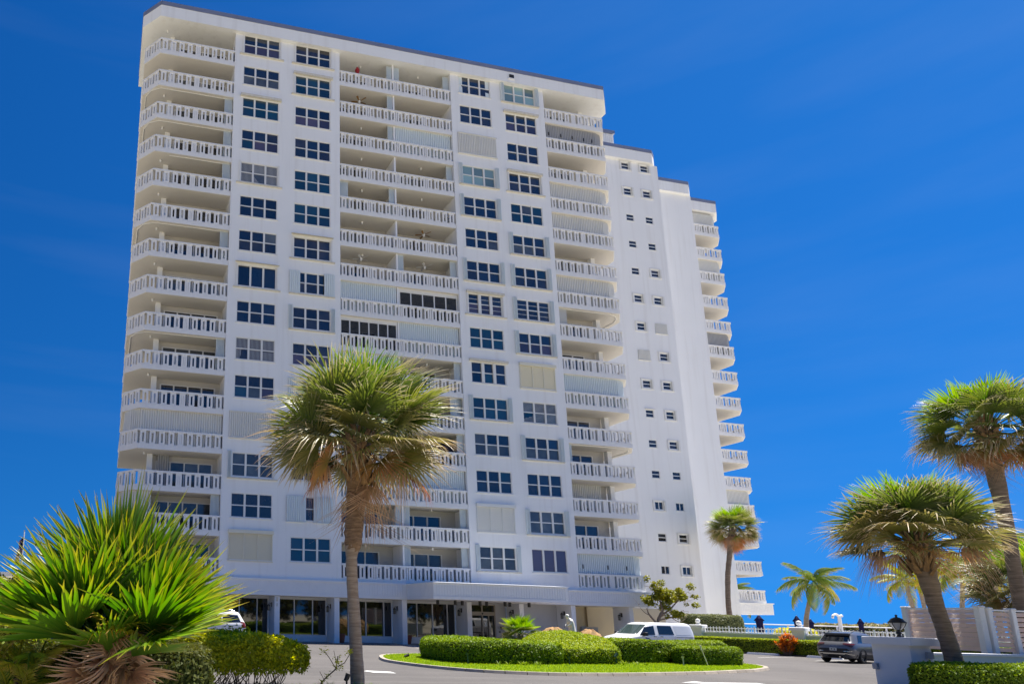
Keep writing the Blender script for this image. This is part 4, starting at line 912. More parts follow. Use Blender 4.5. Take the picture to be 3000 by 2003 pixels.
def ccw(o):
    a = sum(o[i].x*o[(i+1)%len(o)].y-o[(i+1)%len(o)].x*o[i].y for i in range(len(o))); return o if a > 0 else o[::-1]
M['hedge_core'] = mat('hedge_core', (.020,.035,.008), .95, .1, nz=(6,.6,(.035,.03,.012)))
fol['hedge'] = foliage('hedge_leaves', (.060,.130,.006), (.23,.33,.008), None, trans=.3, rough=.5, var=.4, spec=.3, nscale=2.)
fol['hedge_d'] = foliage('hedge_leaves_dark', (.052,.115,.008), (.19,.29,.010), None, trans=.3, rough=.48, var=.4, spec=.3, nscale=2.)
fol['yellow'] = foliage('yellow_shrub_leaves', (.22,.30,.008), (.55,.56,.02), None, trans=.5, rough=.5, var=.6, spec=.3, nscale=2.5, hue=.03)
fol['silver'] = foliage('silver_hedge_leaves', (.11,.14,.05), (.20,.22,.09), None, trans=.25, rough=.5, var=.35)
fol['croton'] = foliage('croton_leaves', (.34,.14,.012), (.55,.24,.02), None, trans=.3, rough=.45, var=.45, hue=.02)
fol['shrub_d'] = foliage('schefflera_leaves', (.035,.06,.012), (.085,.095,.02), None, trans=.3, rough=.6, var=.45, spec=.2)
def hedge(name, label, outline, hfun, count, size, m, seed, group=None, cat='hedge', core=True, per=4, z0=.0, jit=.02, deep=.0):
    o_ = ccw(spline([Vector(p) for p in outline], per)); V, T = hedge_shell(o_, hfun, z0, seed=seed); c = V.mean(0)
    t = thing(name, label, cat, (o_[0].x,o_[0].y,z0), group)
    if core:
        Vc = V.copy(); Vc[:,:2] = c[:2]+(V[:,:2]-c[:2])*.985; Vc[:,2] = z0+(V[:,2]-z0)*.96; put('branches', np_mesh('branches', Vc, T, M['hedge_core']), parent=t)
    P, N = sample(V, T, count); P[:,2] -= 0
    if deep: P = P-N*np.abs(NR.normal(0,deep,len(P)))[:,None]
    lv = leaf_cloud(P, N, size, jit); new = np.repeat(np.clip((N[:,2]-.25)*1.6,0,1)*NR.uniform(.3,1,len(P)),4)     # sunlit tops painted in: yellower leaf colour on upward faces
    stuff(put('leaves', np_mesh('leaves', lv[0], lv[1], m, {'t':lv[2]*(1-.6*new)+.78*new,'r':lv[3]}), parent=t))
    return t
G1 = 'clipped hedges on the round island'
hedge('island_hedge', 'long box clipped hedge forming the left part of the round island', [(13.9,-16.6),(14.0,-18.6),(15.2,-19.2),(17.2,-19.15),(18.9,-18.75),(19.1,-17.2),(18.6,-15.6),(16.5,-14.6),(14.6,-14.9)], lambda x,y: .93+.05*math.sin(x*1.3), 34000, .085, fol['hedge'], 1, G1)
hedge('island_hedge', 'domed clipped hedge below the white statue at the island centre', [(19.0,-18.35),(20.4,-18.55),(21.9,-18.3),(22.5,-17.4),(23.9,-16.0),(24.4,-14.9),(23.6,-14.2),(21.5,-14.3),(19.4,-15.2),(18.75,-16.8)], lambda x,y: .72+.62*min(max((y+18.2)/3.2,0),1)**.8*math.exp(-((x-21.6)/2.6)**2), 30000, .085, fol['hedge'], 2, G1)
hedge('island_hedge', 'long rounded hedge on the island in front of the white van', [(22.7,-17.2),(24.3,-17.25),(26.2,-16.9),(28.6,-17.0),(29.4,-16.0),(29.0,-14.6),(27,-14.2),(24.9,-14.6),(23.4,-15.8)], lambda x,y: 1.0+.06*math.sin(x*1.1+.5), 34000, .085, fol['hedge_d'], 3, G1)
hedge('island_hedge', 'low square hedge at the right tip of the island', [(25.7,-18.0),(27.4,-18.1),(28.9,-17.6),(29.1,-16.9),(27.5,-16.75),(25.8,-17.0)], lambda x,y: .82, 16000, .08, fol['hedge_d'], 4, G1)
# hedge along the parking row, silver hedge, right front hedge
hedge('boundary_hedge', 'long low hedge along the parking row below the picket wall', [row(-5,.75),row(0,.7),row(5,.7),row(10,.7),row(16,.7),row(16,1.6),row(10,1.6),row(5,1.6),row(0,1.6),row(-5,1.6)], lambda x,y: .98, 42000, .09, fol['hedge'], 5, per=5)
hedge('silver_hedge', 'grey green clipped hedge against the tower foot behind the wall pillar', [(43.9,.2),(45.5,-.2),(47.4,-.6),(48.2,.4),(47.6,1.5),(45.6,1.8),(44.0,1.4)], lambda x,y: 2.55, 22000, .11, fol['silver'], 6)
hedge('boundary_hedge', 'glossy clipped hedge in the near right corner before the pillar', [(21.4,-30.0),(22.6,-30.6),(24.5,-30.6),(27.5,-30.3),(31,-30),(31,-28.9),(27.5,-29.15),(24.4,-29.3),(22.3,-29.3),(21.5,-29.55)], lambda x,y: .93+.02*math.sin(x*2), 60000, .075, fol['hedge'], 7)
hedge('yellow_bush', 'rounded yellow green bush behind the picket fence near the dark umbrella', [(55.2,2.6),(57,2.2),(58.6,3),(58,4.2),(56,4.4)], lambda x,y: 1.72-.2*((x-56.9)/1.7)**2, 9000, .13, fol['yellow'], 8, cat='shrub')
blades('grass', [ISI], 60000, .055, .012, M['grass'], label='bright green lawn on the round island', z0=.083)

# croton in front of the wall
def bouquet(name, label, c, n, h, rad, m, seed, cat='shrub', ls=.28, lw=.05, per=16, group=None):
    g = random.Random(seed); t = thing(name, label, cat, c, group); st = MB(); V = []; F = []; T = []; RR = []
    for i in range(n):
        w = g.uniform(0,6.283); r = rad*math.sqrt(g.random()); hh = h*g.uniform(.55,1.)*(1-.25*(r/rad)); tip = Vector((c[0]+r*math.cos(w), c[1]+r*math.sin(w), c[2]+hh)); b0 = Vector((c[0]+.25*r*math.cos(w), c[1]+.25*r*math.sin(w), c[2]))
        st.tube([b0, b0.lerp(tip,.5)+Vector((0,0,.05)), tip], [.02,.015,.008], 5)
        for k in range(per):
            a = k*2.4; el = g.uniform(.1,1.2); d = Vector((math.cos(a)*math.cos(el),math.sin(a)*math.cos(el),math.sin(el))); s = d.cross(Vector((0,0,1))).normalized(); p = tip.lerp(b0, .75*g.random()**1.6); L_ = ls*g.uniform(.7,1.2); q = len(V); rr = g.random()
            for f, ww, dz in ((0,.2,0),(.5,1,0),(1,.05,-.18)): cpt = p+d*L_*f+Vector((0,0,dz*L_)); V += [tuple(cpt-s*lw*ww), tuple(cpt+s*lw*ww)]; T += [f*.7]*2; RR += [rr]*2
            F += [(q,q+1,q+3,q+2),(q+2,q+3,q+5,q+4)]
    st.build('stems', M['trunk_dark'], t); stuff(put('leaves', np_mesh('leaves', np.array(V), np.array(F), m, {'t':T,'r':RR}), parent=t)); return t
bouquet('croton', 'orange leaved croton shrub beside the hedge left of the grey car', (*row(2.3,.35),0), 30, 1.5, .62, fol['croton'], 3, ls=.30, lw=.05, per=26)
# ---- sea grape tree by the tower foot
def limb_tree(name, label, base, limbs, blobs, m, seed, leaf=.2, nleaf=900, cat='tree'):
    t = thing(name, label, cat, base); tr = MB()
    for pts, r0, r1 in limbs: 
        P = spline([Vector(p) for p in pts], 5, False); k = len(P); tr.tube(P, [r0+(r1-r0)*i/(k-1) for i in range(k)], 8)
    tr.build('trunk', M['trunk_grey'], t); PP = []; NN = []
    for (x,y,z,rx,rz) in blobs:
        n = int(nleaf*rx*rz); q = NR.normal(0,1,(n,3)); q /= np.linalg.norm(q,axis=1)[:,None]; rr = NR.uniform(.35,1,n)[:,None]**.6; P = q*rr*np.array([rx,rx,rz])+np.array([x,y,z]); PP.append(P); NN.append(q*.6+np.array([0,0,.6]))
    P = np.concatenate(PP); N = np.concatenate(NN); N /= np.linalg.norm(N,axis=1)[:,None]; lv = leaf_cloud(P,N,leaf,.02,asp=.8); stuff(put('crown', np_mesh('crown', lv[0], lv[1], m, {'t':lv[2],'r':lv[3]}), parent=t)); return t
fol['grape'] = foliage('sea_grape_leaves', (.11,.17,.012), (.28,.28,.025), None, trans=.35, rough=.4, var=.45, nscale=3)
B0 = (39.2,-1.6)
lm = [([(39.2,-1.6,0),(39.3,-1.6,1.0),(39.1,-1.7,1.9),(39.5,-1.8,2.7)],.17,.10),([(39.1,-1.7,1.8),(38.6,-1.6,2.4),(38.4,-1.6,2.9)],.09,.03),([(39.5,-1.8,2.7),(39.4,-1.8,3.4),(39.2,-1.8,4.1)],.08,.03),([(39.4,-1.8,2.4),(40.2,-1.9,3.0),(40.9,-2.0,3.7)],.08,.03),([(39.3,-1.7,2.1),(40.2,-1.8,2.3),(41.0,-1.9,2.3),(41.5,-1.9,2.6)],.06,.015),([(40.2,-1.8,2.3),(40.8,-1.8,2.0),(41.2,-1.8,2.15)],.03,.01),([(38.6,-1.6,2.4),(38.2,-1.6,2.6),(37.9,-1.6,2.9)],.04,.012),([(40.9,-2,3.7),(41.3,-2,3.5)],.03,.01)]
g = random.Random(77); BL = []
for (x,y,z,r_,n_) in ((39.1,-1.9,4.2,.62,15),(40.6,-2.0,3.75,.75,18),(39.8,-1.9,3.6,.55,12),(41.0,-2.0,3.85,.4,6),(40.3,-2.1,2.7,.45,8),(38.6,-1.7,3.4,.4,7)):
    for _ in range(n_): BL.append((x+g.gauss(0,r_*.62), y+g.gauss(0,r_*.5), z+g.gauss(0,r_*.5), g.uniform(.14,.30), g.uniform(.12,.25)))
for _ in range(26): 
    p0 = Vector(g.choice(lm)[0][-1]); lm.append(([p0, p0+Vector((g.uniform(-.3,.3),g.uniform(-.2,.2),g.uniform(-.1,.25))), p0+Vector((g.uniform(-.7,.7),g.uniform(-.4,.4),g.uniform(-.25,.45)))], .014, .005))
limb_tree('sea_grape_tree', 'small gnarled tree with bare lower branches beside the tower foot', (39.2,-1.6,0), lm, BL, fol['grape'], 6, leaf=.12, nleaf=2600)
# ---- near-left yellow hedge with bare stems below
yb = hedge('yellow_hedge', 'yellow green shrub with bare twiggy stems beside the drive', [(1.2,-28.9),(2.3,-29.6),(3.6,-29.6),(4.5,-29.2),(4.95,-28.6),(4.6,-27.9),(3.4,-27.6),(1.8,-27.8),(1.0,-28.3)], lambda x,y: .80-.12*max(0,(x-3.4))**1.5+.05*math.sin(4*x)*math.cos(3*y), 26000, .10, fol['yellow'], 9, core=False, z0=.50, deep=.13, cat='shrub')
g = random.Random(12); st = MB()
for i in range(95):
    b0 = Vector((g.uniform(1.4,4.3), g.uniform(-28.9,-28.1), 0)); tp = b0+Vector((g.uniform(-.7,.85),g.uniform(-.6,.4),g.uniform(.75,1.15))); md = b0.lerp(tp,.5)+Vector((g.uniform(-.12,.12),g.uniform(-.12,.12),-.08)); st.tube(spline([b0,md,tp],4,False), [.014-.0012*k for k in range(9)], 5)
st.build('stems', M['trunk_dark'], yb)
tw = thing('shrub_sprig', 'lone crooked sprig with few leaves right of the yellow shrub', 'shrub', (5.0,-29.3,0)); st = MB()
for pts,r in (([(4.85,-29.2,.0),(5.1,-29.3,.38),(5.35,-29.4,.62),(5.4,-29.4,.9)],.016),([(5.35,-29.4,.62),(5.2,-29.4,.85),(5.08,-29.4,1.0)],.009),([(5.35,-29.4,.65),(5.55,-29.4,.75),(5.68,-29.4,.95)],.01),([(5.1,-29.3,.38),(5.0,-29.3,.55)],.007),([(5.36,-29.4,.75),(5.3,-29.4,1.02)],.006)): st.tube(pts, r, 5)
st.build('stems', M['trunk_dark'], tw)
q = np.array([(5.68,-29.4,.96),(5.4,-29.4,.8),(5.38,-29.4,.7),(5.2,-29.3,.45),(5.05,-29.3,.3),(5.08,-29.4,1.0),(5.42,-29.4,.6)]); P = np.repeat(q,26,0)+NR.normal(0,.05,(26*len(q),3)); N = np.tile([0.,0,1],(len(P),1)); lv = leaf_cloud(P,N,.07,.01); stuff(put('leaves', np_mesh('leaves', lv[0],lv[1],fol['yellow'],{'t':lv[2],'r':lv[3]}), parent=tw))
# dark undergrowth in the near left corner
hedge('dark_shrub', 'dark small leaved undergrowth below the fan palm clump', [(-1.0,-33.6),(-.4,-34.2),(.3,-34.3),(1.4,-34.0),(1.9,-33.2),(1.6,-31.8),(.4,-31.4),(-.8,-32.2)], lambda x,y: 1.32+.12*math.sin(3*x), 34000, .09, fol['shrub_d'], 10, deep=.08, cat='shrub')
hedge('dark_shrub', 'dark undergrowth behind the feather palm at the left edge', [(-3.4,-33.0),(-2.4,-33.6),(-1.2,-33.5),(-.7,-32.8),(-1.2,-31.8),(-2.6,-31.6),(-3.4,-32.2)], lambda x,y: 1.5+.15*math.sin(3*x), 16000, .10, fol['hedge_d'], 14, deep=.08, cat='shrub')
def strap(name, label, pts, h, m, seed):
    g = random.Random(seed); V = []; F = []; T = []; RR = []
    for (x,y) in pts:
        for k in range(7):
            a = g.uniform(0,6.28); hh = h*g.uniform(.6,1.2); d = Vector((math.cos(a),math.sin(a),0)); s = Vector((-math.sin(a),math.cos(a),0)); q = len(V); rr = g.random()
            for f, w in ((0,.018),(.5,.02),(1,.002)): c = Vector((x,y,0))+d*hh*.55*f*f+Vector((0,0,hh*f*(1-.3*f))); V += [tuple(c-s*w),tuple(c+s*w)]; T += [f*.7]*2; RR += [rr]*2
            F += [(q,q+1,q+3,q+2),(q+2,q+3,q+5,q+4)]
    o = stuff(put(name, np_mesh(name, np.array(V), np.array(F), m, {'t':T,'r':RR}))); o['label'] = label; o['category'] = 'ground cover'
strap('ground_cover', 'strappy green ground cover at the foot of the front palm', [(g.uniform(3.6,6.4), g.uniform(-29.6,-28.9)) for _ in range(70)], .36, fol['young'], 4)
strap('ground_cover', 'small strappy plants at the foot of the island hedges', [(g.uniform(15.5,17.2), g.uniform(-19.7,-19.4)) for _ in range(12)]+[(g.uniform(21.2,23.2), g.uniform(-18.6,-17.9)) for _ in range(28)], .3, fol['hedge'], 5)
# ================================================================ vehicles
def interp(tab, z):
    if z <= tab[0][0]: return tab[0][1]
    for (a,u),(b,v) in zip(tab[:-1], tab[1:]):
        if z <= b: return u+(v-u)*(z-a)/(b-a)
    return tab[-1][1]
class Car:
    """body lofted from rounded plan rings; panels are patches lying on that surface. +x is forward"""
    def __init__(s, xr, xf, w, zs, p=.28): s.xr, s.xf, s.w, s.zs, s.p = xr, xf, w, zs, p
    def abc(s, z): a, b = interp(s.xr,z), interp(s.xf,z); return (a+b)/2, (b-a)/2, interp(s.w,z)
    def end_x(s, y, z, sg):
        xc, a, W = s.abc(z); return xc + sg*a*max(0,1-abs(y/W)**(2/s.p))**(s.p/2)
    def side_y(s, x, z, sg):
        xc, a, W = s.abc(z); return sg*W*max(0,1-abs((x-xc)/a)**(2/s.p))**(s.p/2)
    def body(s, n=48):
        mb = MB(); vs = []
        for z in s.zs:
            xc, a, W = s.abc(z)
            for k in range(n):
                t = 2*math.pi*(k+.5)/n; c, q = math.cos(t), math.sin(t)
                vs.append((xc+a*math.copysign(abs(c)**s.p,c), W*math.copysign(abs(q)**s.p,q), z))
        m = len(s.zs); fs = [(i*n+k,i*n+(k+1)%n,(i+1)*n+(k+1)%n,(i+1)*n+k) for i in range(m-1) for k in range(n)]
        fs += [tuple(range(n-1,-1,-1)), tuple(range((m-1)*n,m*n))]
        return mb.add(vs, fs, 0, True)
    def patch(s, where, quad, off=.008, nu=8, nv=4, smooth=True):
        """where: 'rear','front','left','right'; quad: 4 corners (h,z) bl,br,tr,tl"""
        mb = MB(); vs = []
        for j in range(nv+1):
            for i in range(nu+1):
                u, v = i/nu, j/nv
                h = (quad[0][0]*(1-u)+quad[1][0]*u)*(1-v)+(quad[3][0]*(1-u)+quad[2][0]*u)*v; z = (quad[0][1]*(1-u)+quad[1][1]*u)*(1-v)+(quad[3][1]*(1-u)+quad[2][1]*u)*v
                if where in ('rear','front'):
                    sg = -1 if where == 'rear' else 1; x = s.end_x(h,z,sg); d = .02; sl = (s.end_x(h,z+d,sg)-s.end_x(h,z-d,sg))/(2*d); nl = math.sqrt(1+sl*sl)
                    vs.append((x+sg*off/nl, h, z+off*abs(sl)/nl))
                else:
                    sg = 1 if where == 'left' else -1; y = s.side_y(h,z,sg); vs.append((h, y+sg*off, z+off*.25))
        fs = [(j*(nu+1)+i,j*(nu+1)+i+1,(j+1)*(nu+1)+i+1,(j+1)*(nu+1)+i) for j in range(nv) for i in range(nu)]
        return mb.add(vs, fs, 0, smooth)
def car_paint(name, c, metal=0., rough=.3): return mat(name, c, rough, .5, metal=metal, coat=.6)
M['cgl'] = mat('car_glass', (.012,.014,.016), .04, 1., ior=1.5)
M['cgl2'] = mat('windscreen_glass', (.05,.075,.07), .05, 1., ior=1.5)
M['tyre'] = mat('tyre', (.018,.018,.018), .85, .3); M['rim'] = mat('alloy_rim', (.33,.33,.34), .35, .5, metal=.8); M['chrome'] = mat('chrome', (.55,.55,.56), .2, .5, metal=1.)
M['plastic'] = mat('black_plastic', (.022,.022,.025), .55, .4); M['tail'] = mat('tail_light', (.16,.008,.006), .15, .7); M['tail_d'] = mat('tail_light_dark', (.075,.03,.028), .12, .8); M['headl'] = mat('head_light', (.35,.36,.38), .1, .8)
M['plate'] = mat('number_plate', (.60,.61,.58), .5, .4)
def wheel(par, x, y, r, sg, T):
    w = .22; mb = MB(); prof = [(r*.62,-w/2),(r*.9,-w/2),(r,-w/2+.04),(r,w/2-.04),(r*.9,w/2),(r*.62,w/2),(r*.62,-w/2)]
    mb.lathe(prof, n=24); X = T @ Matrix.Translation((x,y,r)) @ Matrix.Rotation(R(90),4,'X')
    o = mb.build('wheel', M['tyre'], par, mw=X); rm = MB(); z = (w/2-.05)*(-sg)
    rm.lathe([(.001,z),(r*.16,z),(r*.18,z-.02*(-sg))], n=14)
    for k in range(5):
        a = k*2*math.pi/5
        for da in (-.13,.13):
            c, q = math.cos(a+da), math.sin(a+da); c2, q2 = math.cos(a+da*1.6), math.sin(a+da*1.6); t = .028
            rm.add([(r*.14*c+t*q,r*.14*q-t*c,z),(r*.14*c-t*q,r*.14*q+t*c,z),(r*.6*c2-t*q2,r*.6*q2+t*c2,z),(r*.6*c2+t*q2,r*.6*q2-t*c2,z)], [(0,1,2,3)])
    rm.lathe([(r*.56,z),(r*.63,z)], n=24); rm.build('rim', M['rim'], o, mw=X); MB().lathe([(.001,0),(r*.6,0)], n=20).build('brake_disc', M['plastic'], o, mw=X @ Matrix.Translation((0,0,z*.6)))
def arch(car, par, x, r, side, T):
    mb = MB(); vs = []; n = 14; sg = 1 if side == 'left' else -1
    for i in range(n+1):
        a = math.pi*i/n
        for rr in (.02, r): h, z = x+rr*math.cos(a), max(.30, .33+rr*math.sin(a)); vs.append((h, car.side_y(h,z,sg)+sg*.006, z))
    mb.add(vs, [(2*i,2*i+1,2*i+3,2*i+2) for i in range(n)]); mb.build('wheel_arch', M['plastic'], par, mw=T)
def pb(car, par, T, name, where, quad, m, off=.008, nu=8, nv=4): return car.patch(where, quad, off, nu, nv).build(name, m, par, mw=T)
# ---- grey crossover seen from behind
suv = Car([(.25,-2.05),(.42,-2.22),(.60,-2.27),(.80,-2.26),(.98,-2.20),(1.10,-2.10),(1.14,-2.04),(1.48,-1.74),(1.56,-1.72),(1.62,-1.40),(1.66,-1.0)],
          [(.25,2.02),(.5,2.22),(.8,2.2),(.95,2.05),(1.0,1.5),(1.06,1.12),(1.4,.55),(1.55,.25),(1.62,-.05),(1.66,-.4)],
          [(.25,.84),(.4,.90),(.7,.93),(.95,.92),(1.06,.87),(1.5,.70),(1.6,.62),(1.66,.45)], [.25,.33,.42,.5,.6,.7,.8,.9,.98,1.02,1.06,1.1,1.14,1.2,1.3,1.4,1.48,1.52,1.56,1.59,1.62,1.645,1.66])
hd = R(14); SP = Vector((41.85,-12.65,.0)); T = Matrix.Translation((*SP.xy,.004)) @ Matrix.Rotation(hd,4,'Z')
ct = thing('parked_car', 'grey crossover parked nose in at the hedge, seen from behind', 'car', SP, rz=hd)
M['grey_paint'] = car_paint('grey_paint', (.17,.17,.18), .4, .3)
for v in [suv.body()]: v.build('body', M['grey_paint'], ct, mw=T)
bd_ = ct
pb(suv,ct,T,'rear_window','rear',[(-.70,1.14),(.70,1.14),(.58,1.47),(-.58,1.47)],M['cgl'])
MB().box(-1.86,-1.5,-.60,.60,1.555,1.60).build('spoiler', M['grey_paint'], ct, mw=T)
for sg in (-1,1):
    tl = pb(suv,ct,T,'tail_light','rear',[(sg*.42,.99),(sg*.80,.84),(sg*.86,1.03),(sg*.42,1.06)],M['tail_d'],.012); pb(suv,tl,T,'lamp_strip','rear',[(sg*.45,1.03),(sg*.84,.99),(sg*.85,1.02),(sg*.45,1.055)],M['tail'],.016)
    pb(suv,ct,T,'reflector_trim','rear',[(sg*.50,.50),(sg*.82,.42),(sg*.84,.46),(sg*.50,.54)],M['chrome'],.03); pb(suv,ct,T,'reflector_trim','rear',[(sg*.46,.62),(sg*.80,.62),(sg*.80,.655),(sg*.46,.655)],M['chrome'],.03)
    pb(suv,ct,T,'side_window','left' if sg > 0 else 'right',[(-1.55,1.12),(.85,1.08),(.30,1.50),(-1.25,1.49)],M['cgl'])
    pb(suv,ct,T,'window_trim','left' if sg > 0 else 'right',[(-1.62,1.09),(.9,1.05),(.9,1.075),(-1.62,1.115)],M['chrome'],.012)
    pb(suv,ct,T,'sill_cladding','left' if sg > 0 else 'right',[(-1.9,.27),(1.9,.27),(1.9,.44),(-1.9,.47)],M['plastic'])
    for x in (-1.34,1.34): arch(suv,ct,x,.43,'left' if sg > 0 else 'right',T); wheel(ct,x,sg*.80,.35,sg,T)
    MB().tube([T@Vector((-1.45,sg*.55,1.63)),T@Vector((-1.2,sg*.56,1.69)),T@Vector((-.3,sg*.58,1.70)),T@Vector((.1,sg*.57,1.63))], .018, 6).build('roof_rail', M['black'], ct)
    MB().box(-.02,.22,sg*.9-.1,sg*.9+.1,.98,1.12).build('door_mirror', M['plastic'], ct, mw=T @ Matrix.Translation((.75,sg*.08,0)))
pb(suv,ct,T,'rear_bumper','rear',[(-.86,.30),(.86,.30),(.89,.56),(-.89,.56)],M['plastic'],.012); pb(suv,ct,T,'bumper_insert','rear',[(-.80,.56),(.80,.56),(.62,.78),(-.62,.78)],M['plastic'],.012); pb(suv,ct,T,'skid_trim','rear',[(-.50,.46),(.50,.46),(.50,.52),(-.50,.52)],M['chrome'],.03)
pl = pb(suv,ct,T,'number_plate','rear',[(-.16,.66),(.16,.66),(.16,.80),(-.16,.80)],M['plate'],.03); pb(suv,pl,T,'plate_lettering','rear',[(-.11,.70),(-.02,.70),(-.02,.765),(-.11,.765)],M['plastic'],.032,2,1); pb(suv,pl,T,'plate_lettering','rear',[(.02,.70),(.11,.70),(.11,.765),(.02,.765)],M['plastic'],.032,2,1)
for q in ([(-.13,.885),(-.115,.885),(-.115,.945),(-.13,.945)],[(-.115,.91),(-.05,.885),(-.035,.885),(-.10,.925)],[(-.10,.91),(-.05,.945),(-.03,.945),(-.09,.90)],[(-.012,.885),(.006,.885),(.006,.945),(-.012,.945)],[(.02,.885),(.04,.885),(.085,.945),(.065,.945)],[(.07,.945),(.09,.945),(.13,.885),(.11,.885)]):
    pb(suv,ct,T,'badge_letter','rear',[(-h,z) for h,z in q],M['chrome'],.022,1,1)
MB().tube([T@Vector((-2.16,-.25,.34)),T@Vector((-2.26,-.25,.33))], .045, 8).build('exhaust', M['chrome'], ct)
# ---- white van
van = Car([(.3,-2.48),(.5,-2.57),(1.0,-2.57),(1.4,-2.52),(1.7,-2.42),(1.82,-2.34),(1.9,-2.1)], [(.3,2.38),(.5,2.54),(.85,2.52),(1.0,2.42),(1.06,2.25),(1.16,1.75),(1.20,1.62),(1.5,1.18),(1.78,.78),(1.86,.55),(1.9,.3)],
          [(.3,.90),(.5,.955),(1.1,.965),(1.22,.95),(1.75,.85),(1.86,.78),(1.9,.66)], [.3,.4,.5,.62,.75,.85,.93,1.0,1.03,1.06,1.1,1.16,1.2,1.3,1.4,1.5,1.6,1.7,1.78,1.82,1.86,1.885,1.9], p=.24)
vh = R(183); VP = Vector((31.7,-9.0,0)); T = Matrix.Translation((*VP.xy,.004)) @ Matrix.Rotation(vh,4,'Z')
vt = thing('parked_van', 'white panel van standing behind the island hedge near the entrance', 'van', VP, rz=vh); M['van_paint'] = car_paint('van_paint', (.80,.80,.80), 0., .25)
van.body(56).build('body', M['van_paint'], vt, mw=T)
pb(van,vt,T,'windscreen','front',[(-.80,1.23),(.80,1.23),(.70,1.76),(-.70,1.76)],M['cgl2']); pb(van,vt,T,'grille','front',[(-.55,.72),(.55,.72),(.6,.92),(-.6,.92)],M['plastic'])
MB().box(-.35,-.05,.0,.01,1.32,1.6).build('parking_permit', mat('paper_green', (.42,.62,.55), .8), vt, mw=T @ Matrix.Translation((1.34,.1,.0)) @ Matrix.Rotation(R(-38),4,'Y') @ Matrix.Translation((-1.2,0,-.25)) @ Matrix.Rotation(R(90),4,'Z'))
for sg, sd_ in ((1,'left'),(-1,'right')):
    pb(van,vt,T,'head_light','front',[(sg*.60,.82),(sg*.90,.86),(sg*.90,1.04),(sg*.68,.95)],M['headl'],.012)
    pb(van,vt,T,'side_window',sd_,[(.42,1.20),(1.46,1.16),(.95,1.62),(.40,1.71)],M['cgl']); pb(van,vt,T,'side_window',sd_,[(-.92,1.22),(.16,1.22),(.16,1.72),(-.80,1.72)],M['cgl'])
    pb(van,vt,T,'blank_panel',sd_,[(-2.30,1.24),(-1.08,1.22),(-.98,1.71),(-2.2,1.69)],mat('van_panel', (.62,.65,.70), .35),.004)
    for x in (.28,-1.0,1.52): pb(van,vt,T,'door_seam',sd_,[(x-.006,.45),(x+.006,.45),(x+.006,1.18),(x-.006,1.18)],M['plastic'],.004,1,4)
    pb(van,vt,T,'slide_rail',sd_,[(-2.3,1.07),(-1.05,1.07),(-1.05,1.09),(-2.3,1.09)],M['plastic'],.01); pb(van,vt,T,'rub_strip',sd_,[(-2.3,.62),(1.5,.62),(1.5,.70),(-2.3,.70)],M['plastic'],.01)
    for x in (.46,.02): pb(van,vt,T,'door_handle',sd_,[(x-.12,1.08),(x+.08,1.08),(x+.08,1.11),(x-.12,1.11)],M['plastic'],.03,2,1)
    pb(van,vt,T,'side_decal',sd_,[(.72,.93),(1.12,.98),(1.12,1.06),(.9,1.02)],mat('decal_blue', (.03,.06,.30), .4),.006)
    MB().bbox(-.09,.09,-.12,.12,-.1,.1,.03).build('door_mirror', M['plastic'], vt, mw=T @ Matrix.Translation((1.18,sg*1.06,1.24)))
    for x in (-1.62,1.6): arch(van,vt,x,.42,sd_,T); wheel(vt,x,sg*.84,.34,sg,T)
# ---- large white car, mostly hidden behind the clump
big = Car([(.3,-2.5),(.5,-2.62),(1.0,-2.62),(1.2,-2.55),(1.7,-2.25),(1.82,-2.15),(1.9,-1.8)], [(.3,2.4),(.5,2.6),(.95,2.55),(1.1,2.4),(1.16,1.3),(1.7,.4),(1.85,.1),(1.9,-.3)], [(.3,.93),(.5,1.0),(1.1,1.01),(1.2,.97),(1.75,.80),(1.85,.72),(1.9,.6)], [.3,.4,.5,.65,.8,.95,1.05,1.1,1.16,1.25,1.35,1.45,1.55,1.65,1.7,1.76,1.82,1.86,1.88,1.9], p=.24)
wh = R(180); WP = Vector((6.15,-2.75,0)); T = Matrix.Translation((*WP.xy,.004)) @ Matrix.Rotation(wh,4,'Z'); wt = thing('parked_car', 'white sport utility vehicle by the lobby glass, mostly hidden behind the palm clump', 'car', WP, rz=wh)
big.body(48).build('body', M['van_paint'], wt, mw=T); pb(big,wt,T,'rear_window','rear',[(-.72,1.24),(.72,1.24),(.62,1.70),(-.62,1.70)],M['cgl'])
for sg, sd_ in ((1,'left'),(-1,'right')):
    pb(big,wt,T,'side_window',sd_,[(-2.25,1.24),(-1.15,1.22),(-1.15,1.68),(-2.05,1.66)],M['cgl']); pb(big,wt,T,'side_window',sd_,[(-1.05,1.22),(-.1,1.22),(-.1,1.69),(-1.05,1.69)],M['cgl']); pb(big,wt,T,'side_window',sd_,[(0,1.22),(1.0,1.2),(.45,1.67),(0,1.69)],M['cgl'])
    pb(big,wt,T,'tail_light','rear',[(sg*.82,.92),(sg*.97,.92),(sg*.95,1.28),(sg*.84,1.25)],M['tail'],.012); pb(big,wt,T,'tail_light',sd_,[(-2.58,.95),(-2.40,.95),(-2.40,1.2),(-2.5,1.2)],M['tail'],.012)
    MB().tube([T@Vector((-1.9,sg*.62,1.9)),T@Vector((-1.6,sg*.63,1.97)),T@Vector((-.2,sg*.63,1.97)),T@Vector((.1,sg*.62,1.86))], .025, 6).build('roof_rail', M['chrome'], wt)
    for x in (-1.5,1.5): arch(big,wt,x,.46,sd_,T); wheel(wt,x,sg*.86,.40,sg,T)
pb(big,wt,T,'rear_bumper','rear',[(-.95,.32),(.95,.32),(.95,.6),(-.95,.6)],M['plastic'],.012)

